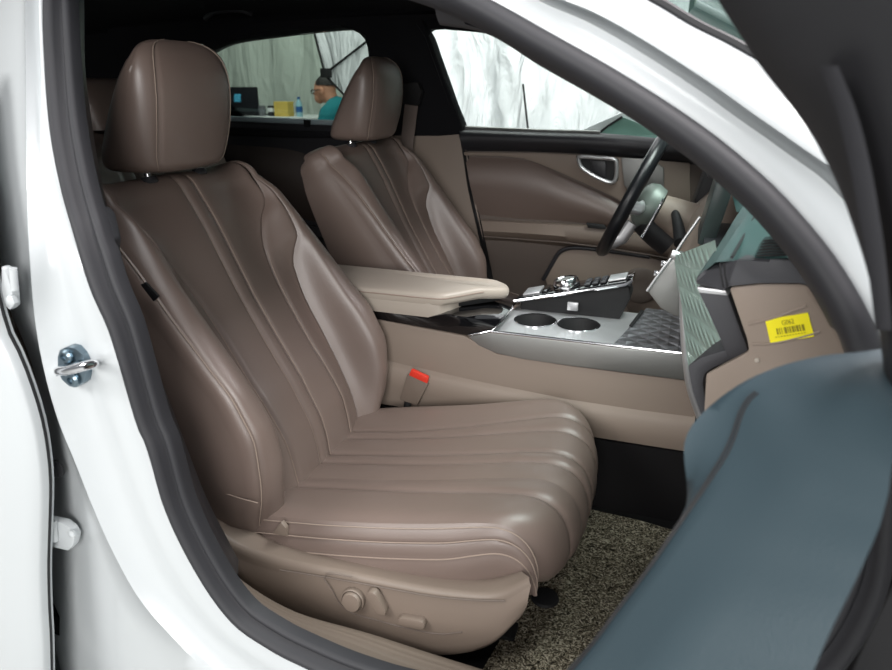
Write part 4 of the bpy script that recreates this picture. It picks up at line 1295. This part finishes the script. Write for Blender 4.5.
# quilted face, seen at a shallow angle
q0 = [Y(674, 256, -.13), Y(681, 312, -.13), Y(686, 360, -.13), Y(688, 372, -.13)]
q1 = [Y(715, 240, -.55), Y(725, 300, -.58), Y(738, 345, -.60), Y(742, 356, -.60)]
rows = []
for k in range(13):
    t = k / 12
    rows.append([a.lerp(c_, t) for a, c_ in zip(cat(q0, 16), cat(q1, 16))])
b = MB().grid(rows); b.grid([[p + Vector((.03, 0, 0)) for p in r] for r in rows])
b.grid([[p for p in rows[0]], [p + Vector((.03, 0, 0)) for p in rows[0]]])
lab(b.build('quilted_face', M['quilt_teal_reflection'], da, angle=60), 'silver quilted panel of the dash face, coloured with a teal reflection')
ch_ = [Y(672, 254, -.135), Y(680, 258, -.138), Y(683, 285, -.14), Y(684.5, 330, -.14), Y(687, 365, -.14), Y(692, 392, -.14), (.545, -.14, .50)]
MB().tube(cat(ch_, 40), .009, n=12).build('bright_edge', M['silver'], da)
# grey flap beside it (centre stack flank)
fp = [(647, 291), (652, 284), (664, 268), (673, 256), (679, 258), (681, 285), (682, 318), (674, 316), (660, 308)]
MB().prism([Y(a, b_, -.11) for a, b_ in fp], (.012, .06, .0)).build('stack_flank', M['silver_soft'], da, bevel=.004)
MB().tube(cat([Y(a, b_, -.112) for a, b_ in ((647, 291), (664, 267), (673, 256), (688, 234), (700, 217))], 20), .003).build('stack_edge', M['silver'], da)
for px_, py2 in ((657, 274), (664, 264)):
    MB().box(Y(px_, py2, -.09) - Vector((.006, .006, .004)), Y(px_, py2, -.09) + Vector((.006, .006, .006))).build('stack_button', M['chrome'], da, bevel=.002)
# centre stack body down to the console
MB().prism([(.49, -.10, .646), (.60, -.10, .646), (.60, -.10, .86), (.505, -.10, .86)], (0, .24, 0)).build('stack_body', M['black_trim'], da)
# taupe end
ye = -.70
en = [(728, 287), (760, 283.5), (806, 283), (830, 318), (862, 380), (880, 440), (860, 470), (720, 470), (708, 440), (703, 410), (705, 374), (738, 357), (748, 351), (746, 340)]
MB().prism([Y(a, b_, ye) for a, b_ in en], (.03, .06, 0)).build('end_panel', M['brown_trim'], da, bevel=.005)
for tr_, dd_ in ((((748, 324), (764, 320.5), (785, 314), (806, 306)), .0018), (((752, 344), (765, 344), (785, 341), (820, 332)), .0016)):
    MB().tube(cat([Y(a, b_, ye - .0005) for a, b_ in tr_], 20), dd_, n=8, flat=.6).build('end_crease', M['brown_trim'], da)
MB().lathe([(.0028, 0), (.0028, .002), (.001, .003)], Y(757, 360, ye), axis=(0, -1, 0), n=12).build('clip_head', M['leather_light'], da)
# lower dash behind (glove box volume)
MB().prism([(.56, -.64, .61), (.80, -.64, .61), (.80, -.64, .92), (.57, -.64, .90), (.535, -.64, .80), (.545, -.64, .64)], (0, .46, 0)).build('glove_box', M['brown_trim'], da, bevel=.01)
# charcoal front roll with stitching
fr1 = [(695, 279), (703, 271), (716, 263), (740, 260), (770, 258.5), (800, 258), (812, 270), (818, 290), (800, 284), (760, 284), (730, 287), (722, 291), (697, 285)]
fr_o = MB().prism([Y(a, b_, -.705 if a > 720 else -.66) for a, b_ in fr1], (.02, .08, 0)).build('front_roll', M['dash_black'], da, bevel=.006)
for dx in (0, 4):
    MB().tube([Y(720 + dx, 262.5, -.707), Y(721 + dx, 275, -.708), Y(723.5 + dx, 288, -.707)], .001, n=6).build('stitching', M['rubber_dark'], fr_o)
# vent strip below it
vs = [(696, 288), (727, 291), (735, 315), (748, 349), (746, 356), (733, 360), (727, 357), (712, 322)]
ve = MB().prism([Y(a, b_, -.665) for a, b_ in vs], (.02, .05, 0)).build('side_vent', M['pillar_trim'], da, bevel=.004)
MB().prism([Y(a, b_, -.668) for a, b_ in ((696, 287), (726, 290.5), (728, 296), (699, 293))], (.01, .03, 0)).build('vent_bright_bar', M['silver'], ve, bevel=.002)
# dark L shaped trim
ls = [(687, 366), (702, 357), (734, 347), (738, 357), (712, 369), (705, 374), (703, 384), (706, 402), (710, 422), (702, 420), (692, 392)]
MB().prism([Y(a, b_, -.66) for a, b_ in ls], (.03, .09, 0)).build('lower_trim', M['pillar_trim'], da, bevel=.004)
# top pad
t0 = [Y(697, 277, -.63), Y(707, 262, -.58), Y(720, 243, -.50), Y(734, 220, -.40), Y(746, 202, -.28), Y(752, 196, -.15)]
t1 = [Y(716, 262, -.69), Y(726, 247, -.62), Y(738, 228, -.54), Y(750, 212, -.42), Y(758, 199, -.30), Y(764, 190, -.15)]
t2 = [Y(800, 257, -.715), Y(796, 240, -.645), Y(792, 222, -.56), Y(784, 208, -.44), Y(776, 196, -.32), Y(776, 188, -.15)]
t3 = [Vector((.68, -.69, .955)), Vector((.74, -.63, .96)), Vector((.80, -.55, .965)), Vector((.82, -.43, .965)), Vector((.84, -.30, .965)), Vector((.85, -.15, .965))]
rows = [[p + Vector((.02, .02, -.05)) for p in cat(t0, 30)], cat(t0, 30), cat(t1, 30), cat(t2, 30), cat(t3, 30)]
rr = []
for i in range(4):
    for k in range(6):
        rr.append([a.lerp(c_, k / 6) for a, c_ in zip(rows[i], rows[i + 1])])
rr.append(rows[-1])
tp = MB().grid(rr).build('top_pad', M['teal_pad'], da, angle=60)
MB().tube([p + Vector((0, 0, .001)) for p in cat([Y(732, 258, -.70), Y(742, 240, -.60), Y(752, 222, -.50), Y(762, 204, -.38)], 20)], .0018, n=6).build('stitching', M['rubber_dark'], tp)
MB().prism([(.55, -.15, .93), (.74, -.15, .92), (.74, -.15, .965), (.60, -.15, .98)], (0, .85, 0)).build('top_pad_far', M['teal_pad'], da, bevel=.01)
# demister grille on the pad
dv = MB().prism([Y(a, b_, -.70) for a, b_ in ((752, 258), (758, 244), (764, 236), (785, 234), (796, 256))], (.012, .012, -.006)).build('demister_vent', M['teal_pad'], da, bevel=.003)
for k in range(6):
    y0 = 240 + k * 3.0
    MB().prism([Y(a, b_, -.703) for a, b_ in ((763 - k * 1.4, y0), (786 + k * 1.3, y0 - 1.2), (787 + k * 1.3, y0 + .6), (762.5 - k * 1.4, y0 + 1.8))], (.004, .004, 0)).build('louvre', M['dark'], dv)
# wide display standing on the dash
MB().prism([Y(a, b_, -.04) for a, b_ in ((697, 244), (718, 176), (733, 190), (713, 248))], (0, .16, 0)).build('display', M['screen'], da, bevel=.004)
# driver side lower dash, cluster hood, knee panel
MB().prism([(.42, .22, .64), (.78, .22, .62), (.80, .22, .93), (.56, .22, .93), (.48, .22, .84)], (0, .50, 0)).build('driver_knee_panel', M['brown_trim'], da, bevel=.02, seg=3)
MB().prism([(.50, .16, .95), (.70, .16, .95), (.70, .16, 1.0), (.60, .16, 1.03), (.49, .16, 1.0)], (0, .55, 0)).build('cluster_hood', M['dash_black'], da, bevel=.015, seg=3)
MB().prism([(.47, .50, .80), (.60, .50, .80), (.60, .50, .94), (.50, .50, .94)], (0, .22, 0)).build('driver_vent_panel', M['black_trim'], da, bevel=.006)

# sticker on the dash end
sk = empty('barcode_sticker', Y(790, 327, ye), 'bright yellow barcode sticker on the taupe dash end', 'sticker')
sq = [(765, 319.8), (808, 312.8), (814.3, 336.6), (770.5, 343.6)]
q = [Y(a, b_, ye - .0012) for a, b_ in sq]
MB().prism(q, (0, .001, 0)).build('paper', M['yellow'], sk)
def on_st(u, v, d=.0016):
    p = (q[0] * (1 - u) + q[1] * u) * (1 - v) + (q[3] * (1 - u) + q[2] * u) * v
    return p + Vector((0, -(d - .0012), 0))
b = MB()
x_ = .2
for wd, gp_ in ((.035, .03), (.02, .03), (.015, .05), (.06, .02), (.02, .02), (.03, .025), (.045, .015), (.02, .02), (.05, .02), (.03, .03), (.055, .0)):
    b.prism([on_st(x_, .42), on_st(x_ + wd, .42), on_st(x_ + wd, .68), on_st(x_, .68)], (0, -.0002, 0)); x_ += wd + gp_
b.build('barcode', M['ink'], sk)
b = MB()
for k in range(11):
    b.prism([on_st(.14 + k * .065, .76), on_st(.14 + k * .065 + .045, .76), on_st(.14 + k * .065 + .045, .785), on_st(.14 + k * .065, .785)], (0, -.0002, 0))
b.build('small_print', M['ink'], sk)
fc = bpy.data.curves.new('sticker_code', 'FONT'); fc.body = 'G062'; fc.size = 1; fc.align_x = 'CENTER'; fc.align_y = 'CENTER'
fo = bpy.data.objects.new('sticker_code_text', fc); COL.objects.link(fo)
bpy.context.view_layer.update()
me = bpy.data.meshes.new_from_object(fo.evaluated_get(bpy.context.evaluated_depsgraph_get()))
bpy.data.objects.remove(fo, do_unlink=True)
ux = (q[1] - q[0]) * .13; uy = (q[0] - q[3]) * .28; ux.y = 0; uy.y = 0
c_ = on_st(.5, .24, .002)
for v in me.vertices:
    v.co = c_ + ux * v.co.x + uy * v.co.y - sk.location
me.materials.clear(); me.materials.append(M['ink'])
o = bpy.data.objects.new('code_text', me); COL.objects.link(o); o.parent = sk

# ================================================================== STEERING WHEEL
wt, wb = Y(664, 138, .41), Y(602, 252, .41)
wc = (wt + wb) / 2
wu = (wt - wb).normalized(); wR = (wt - wb).length / 2 - .012
ws_ = Vector((0, 1, 0)); wn = ws_.cross(wu).normalized()
if wn.x > 0: wn = -wn            # towards the driver
sw = empty('steering_wheel', wc, 'black leather steering wheel seen edge-on at the driver place', 'steering wheel')
MB().tube([wc + (wu * math.cos(a) + ws_ * math.sin(a)) * wR for a in [2 * math.pi * k / 72 for k in range(72)]], .020, n=16, closed=True, flat=.85).build('rim', M['wheel_leather'], sw)
MB().lathe([(.03, -.05), (.055, -.045), (.062, -.02), (.056, .0), (.04, .012), (.01, .016)], wc - wn * .03, axis=wn, n=36).build('hub', mat('hub_grey_green', srgb(112, 122, 116), .45, metal=.3), sw)
for a in (math.pi / 2, -math.pi / 2, math.pi):
    d = wu * math.cos(a) + ws_ * math.sin(a)
    spk = MB().tube([wc - wn * .035 + d * .06, wc - wn * .03 + d * .11, wc + d * (wR - .008)], .017, n=10, flat=.5).build('spoke', M['silver'], sw)
MB().tube([wc + (wu * math.cos(a) + ws_ * math.sin(a)) * (wR + .002) + wn * .0155 for a in [-1.2 + 2.4 * k / 30 for k in range(31)]], .0022, n=6).build('rim_inlay', M['silver'], sw)
sp2 = [wc - wn * .08, wc - wn * .12, wc - wn * .18, wc - wn * .27]
col = empty('steering_column', wc - wn * .10, 'steering column shroud with switch stalks behind the steering wheel', 'steering column')
MB().tube(cat(sp2, 20), lambda t: .045 + .035 * t, n=20).build('shroud', M['brown_trim'], col)
MB().tube(cat([wc - wn * .06 - wu * .035, wc - wn * .10 - wu * .05, wc - wn * .15 - wu * .06], 10), .042, n=18).build('lower_cover', M['rubber_dark'], col)
st_a = wc - wn * .115 + wu * .02
MB().tube(cat([st_a - ws_ * .03, st_a - ws_ * .10 - wu * .014 - wn * .02, st_a - ws_ * .16 - wu * .04 - wn * .045], 14), lambda t: .010 + .007 * t, n=12).build('wiper_stalk', M['rubber_dark'], col)
MB().tube(cat([st_a + ws_ * .03, st_a + ws_ * .10 - wu * .008, st_a + ws_ * .17 - wu * .03], 14), lambda t: .010 + .007 * t, n=12).build('indicator_stalk', M['rubber_dark'], col)
pa = wc - wn * .075
for sg in (-1, 1):
    MB().prism([pa + ws_ * sg * .075 + wu * .045, pa + ws_ * sg * .125 + wu * .035, pa + ws_ * sg * .12 - wu * .06, pa + ws_ * sg * .08 - wu * .05], wn * .006).build('shift_paddle', M['chrome'], sw, bevel=.002)

# ================================================================== FLOOR MAT
fm = empty('floor_mat', (.4, -.42, .246), 'woven coil floor mat in black and beige in the passenger footwell', 'floor mat')
mo = [(-.10, -.66), (.62, -.66), (.70, -.60), (.70, -.22), (.62, -.185), (.335, -.185), (.20, -.20), (-.10, -.2)]
rows = []
mo = [Z(a, b_, .257) for a, b_ in ((470, 690), (499, 640), (545, 560), (587, 508), (640, 520), (674, 530), (800, 556))] + [Vector((.78, -.66, .257))]
MB().prism([Vector((p.x, p.y, .2465)) for p in mo], (0, 0, .011)).build('coil_pile', M['coil'], fm, bevel=.004)
pk_ = Z(545, 598, .26)
lab(MB().lathe([(.022, -.002), (.026, .002), (.024, .007), (.012, .010), (.004, .010)], (pk_.x, pk_.y, .257), n=28).build('fixing_knob', M['rubber_dark'], fm), 'round black fixing knob')

# ================================================================== FRONT PASSENGER DOOR (open, close to the lens)
fd = empty('front_passenger_door', (.85, -1.0, .25), 'open front passenger door at the lower right with slate blue-grey trim and black window frame', 'car door')
S0 = [(900, 352), (870, 352), (845, 355.5), (800, 360.5), (762, 373), (735, 387), (710, 406), (693, 424), (685, 440), (684, 456), (686, 475), (687, 498), (681, 525), (665, 558), (640, 600), (610, 635), (580, 664), (540, 705), (490, 760)]
S1 = [(900, 358), (872, 358), (848, 361), (806, 368), (775, 382), (752, 396), (742, 412), (737, 428), (732, 442), (725, 456), (716, 470), (704, 488), (690, 508), (672, 534), (650, 566), (620, 606), (595, 640), (555, 690), (510, 750)]
S2 = [(900, 372), (885, 374), (868, 378), (846, 390), (835, 405), (822, 425), (812, 440), (804, 455), (796, 470), (786, 488), (774, 508), (760, 530), (742, 556), (722, 582), (700, 610), (676, 642), (654, 672), (620, 715), (580, 770)]
S3 = [(905, 400), (902, 405), (900, 412), (898, 425), (896, 440), (893, 460), (890, 480), (888, 495), (884, 510), (880, 525), (874, 540), (866, 558), (856, 580), (845, 602), (832, 628), (818, 660), (808, 685), (790, 730), (770, 780)]
def dy_(i, base): return base
ny = len(S0)
def dep(i, a, b_): return a + (b_ - a) * i / (ny - 1)
d0 = [Y(a, b_, dep(i, -.97, -1.10)) for i, (a, b_) in enumerate(S0)]
d1 = [Y(a, b_, dep(i, -.985, -1.125)) for i, (a, b_) in enumerate(S1)]
d2 = [Y(a, b_, dep(i, -1.03, -1.17)) for i, (a, b_) in enumerate(S2)]
d3 = [Y(a, b_, dep(i, -1.08, -1.20)) for i, (a, b_) in enumerate(S3)]
ND = 70
c0, c1, c2, c3 = cat(d0, ND), cat(d1, ND), cat(d2, ND), cat(d3, ND)
cb = [p + Vector((.05, .03, -.0)) for p in c0]
cm = [a.lerp(b_, .5) + Vector((-.001, .006, 0)) for a, b_ in zip(c0, c1)]
rows = [cb, [p + Vector((.012, .012, 0)) for p in c0], c0] + [cm, c1] + [[a.lerp(b_, t) for a, b_ in zip(c1, c2)] for t in (.25, .5, .75)] + [c2] + [[a.lerp(b_, t) for a, b_ in zip(c2, c3)] for t in (.25, .5, .75)] + [c3]
pnl = MB().grid(rows).build('upper_trim', M['slate'], fd, angle=80)
for dt in (-.035, .035):
    MB().tube([a.lerp(b_, dt if dt > 0 else 0) + (a - a.lerp(c_, -dt if dt < 0 else 0)) * -1 + Vector((-.0008, .0, .0)) for a, b_, c_ in zip(c1, c2, c0)][16:], .0008, n=6).build('stitching', M['rubber_dark'], pnl)
# near-black sheet standing for the armrest shadow in the recess; outer white skin
dk0 = [p + Vector((.015, -.005, 0)) for p in c3]
dk1 = [p + Vector((.05, -.13, -.02)) for p in c3]
dk2 = [p + Vector((.09, -.3, -.03)) for p in c3]
MB().grid([dk0, dk1, dk2]).build('recess_shadow', M['dark'], fd, angle=80)
MB().prism([(.74, -.94, .26), (.70, -1.95, .26), (.70, -1.95, .94), (.74, -.94, .94)], (.05, .0, 0)).build('outer_skin', M['white'], fd, bevel=.01)
# window frame, mirror corner
F0 = [(700, -40), (718, 0), (738, 32), (760, 66), (794, 110), (812, 136), (827, 163), (840, 190), (851, 218), (866, 258), (878, 301), (886, 345), (891, 400)]
F1 = [(790, -40), (803, 0), (815, 32), (828, 66), (842, 110), (850, 136), (857, 163), (864, 190), (870, 218), (878, 258), (885, 301), (890, 345), (895, 400)]
F2 = [(850, -40), (858, 0), (866, 32), (873, 66), (880, 110), (885, 136), (890, 163), (894, 190), (897, 218), (901, 258), (904, 301), (906, 345), (908, 400)]
f0 = cat([Y(a, b_, -1.0) for a, b_ in F0], 40); f1 = cat([Y(a, b_, -1.06) for a, b_ in F1], 40); f2 = cat([Y(a, b_, -1.10) for a, b_ in F2], 40)
fb = [p + Vector((.05, .03, .01)) for p in f0]
MB().grid([fb, f0] + [[a.lerp(b_, t) + Vector((-.004 * math.sin(math.pi * t), 0, 0)) for a, b_ in zip(f0, f1)] for t in (.1, .3, .5, .7, .9)] + [f1] + [[p + Vector((.03, -.02, 0)) for p in f2], [p + Vector((.06, -.04, 0)) for p in f2]]).build('window_frame', M['rubber_dark'], fd, angle=80)
g0 = cat([Y(a, b_, -1.062) for a, b_ in ((822, 66), (838, 110), (850, 163), (860, 218), (870, 270), (880, 330))], 30)
g1 = cat([Y(a, b_, -1.085) for a, b_ in ((838, 66), (856, 110), (870, 163), (880, 218), (887, 270), (892, 330))], 30)
MB().grid([g0, [a.lerp(b_, .5) + Vector((-.006, -.004, 0)) for a, b_ in zip(g0, g1)], g1]).build('frame_lip', M['rubber'], fd, angle=80)

# ================================================================== LIGHT
def area(name, loc, target, size, power, col=(1, 1, 1), sy=None):
    d = bpy.data.lights.new(name, 'AREA'); d.energy = power; d.color = col; d.size = size
    if sy: d.shape = 'RECTANGLE'; d.size_y = sy
    o = bpy.data.objects.new(name, d); COL.objects.link(o)
    o.location = loc
    o.rotation_euler = (Vector(target) - Vector(loc)).to_track_quat('-Z', 'Y').to_euler()
    return o


area('studio_softbox_light', (-1.7, -3.2, 2.7), (0, -.6, .7), 1.4, 72, (1, .985, .96))
area('door_softbox_light', (.85, -3.3, 1.6), (-.2, -.3, .85), 1.3, 62, (1, .985, .965))
area('ceiling_softbox_light', (.6, -1.2, 3.6), (0.2, -.6, 0), 1.6, 40, (1, 1, 1))
area('far_softbox_light', (-.5, 1.9, 3.2), (-.6, 3.3, 1.3), 1.4, 44, (1, 1, 1))
area('front_softbox_light', (1.5, .15, 3.2), (.1, 0, .6), 1.3, 105, (1, .95, .96))
area('back_wall_light', (-3.2, 3.4, 3.4), (-3.2, 6.0, 1.0), 1.2, 60, (.97, 1, .95))
w = bpy.data.worlds.new('studio_world'); SC.world = w; w.use_nodes = True
bg = w.node_tree.nodes['Background']; bg.inputs[0].default_value = (.92, .96, 1, 1); bg.inputs[1].default_value = .22

SC.view_settings.view_transform = 'Standard'
SC.view_settings.look = 'None'
SC.view_settings.exposure = .35
SC.view_settings.gamma = 1
SC.view_settings.use_curve_mapping = False
SC.cycles.use_denoising = True
SC.cycles.max_bounces = 8
SC.cycles.transparent_max_bounces = 12
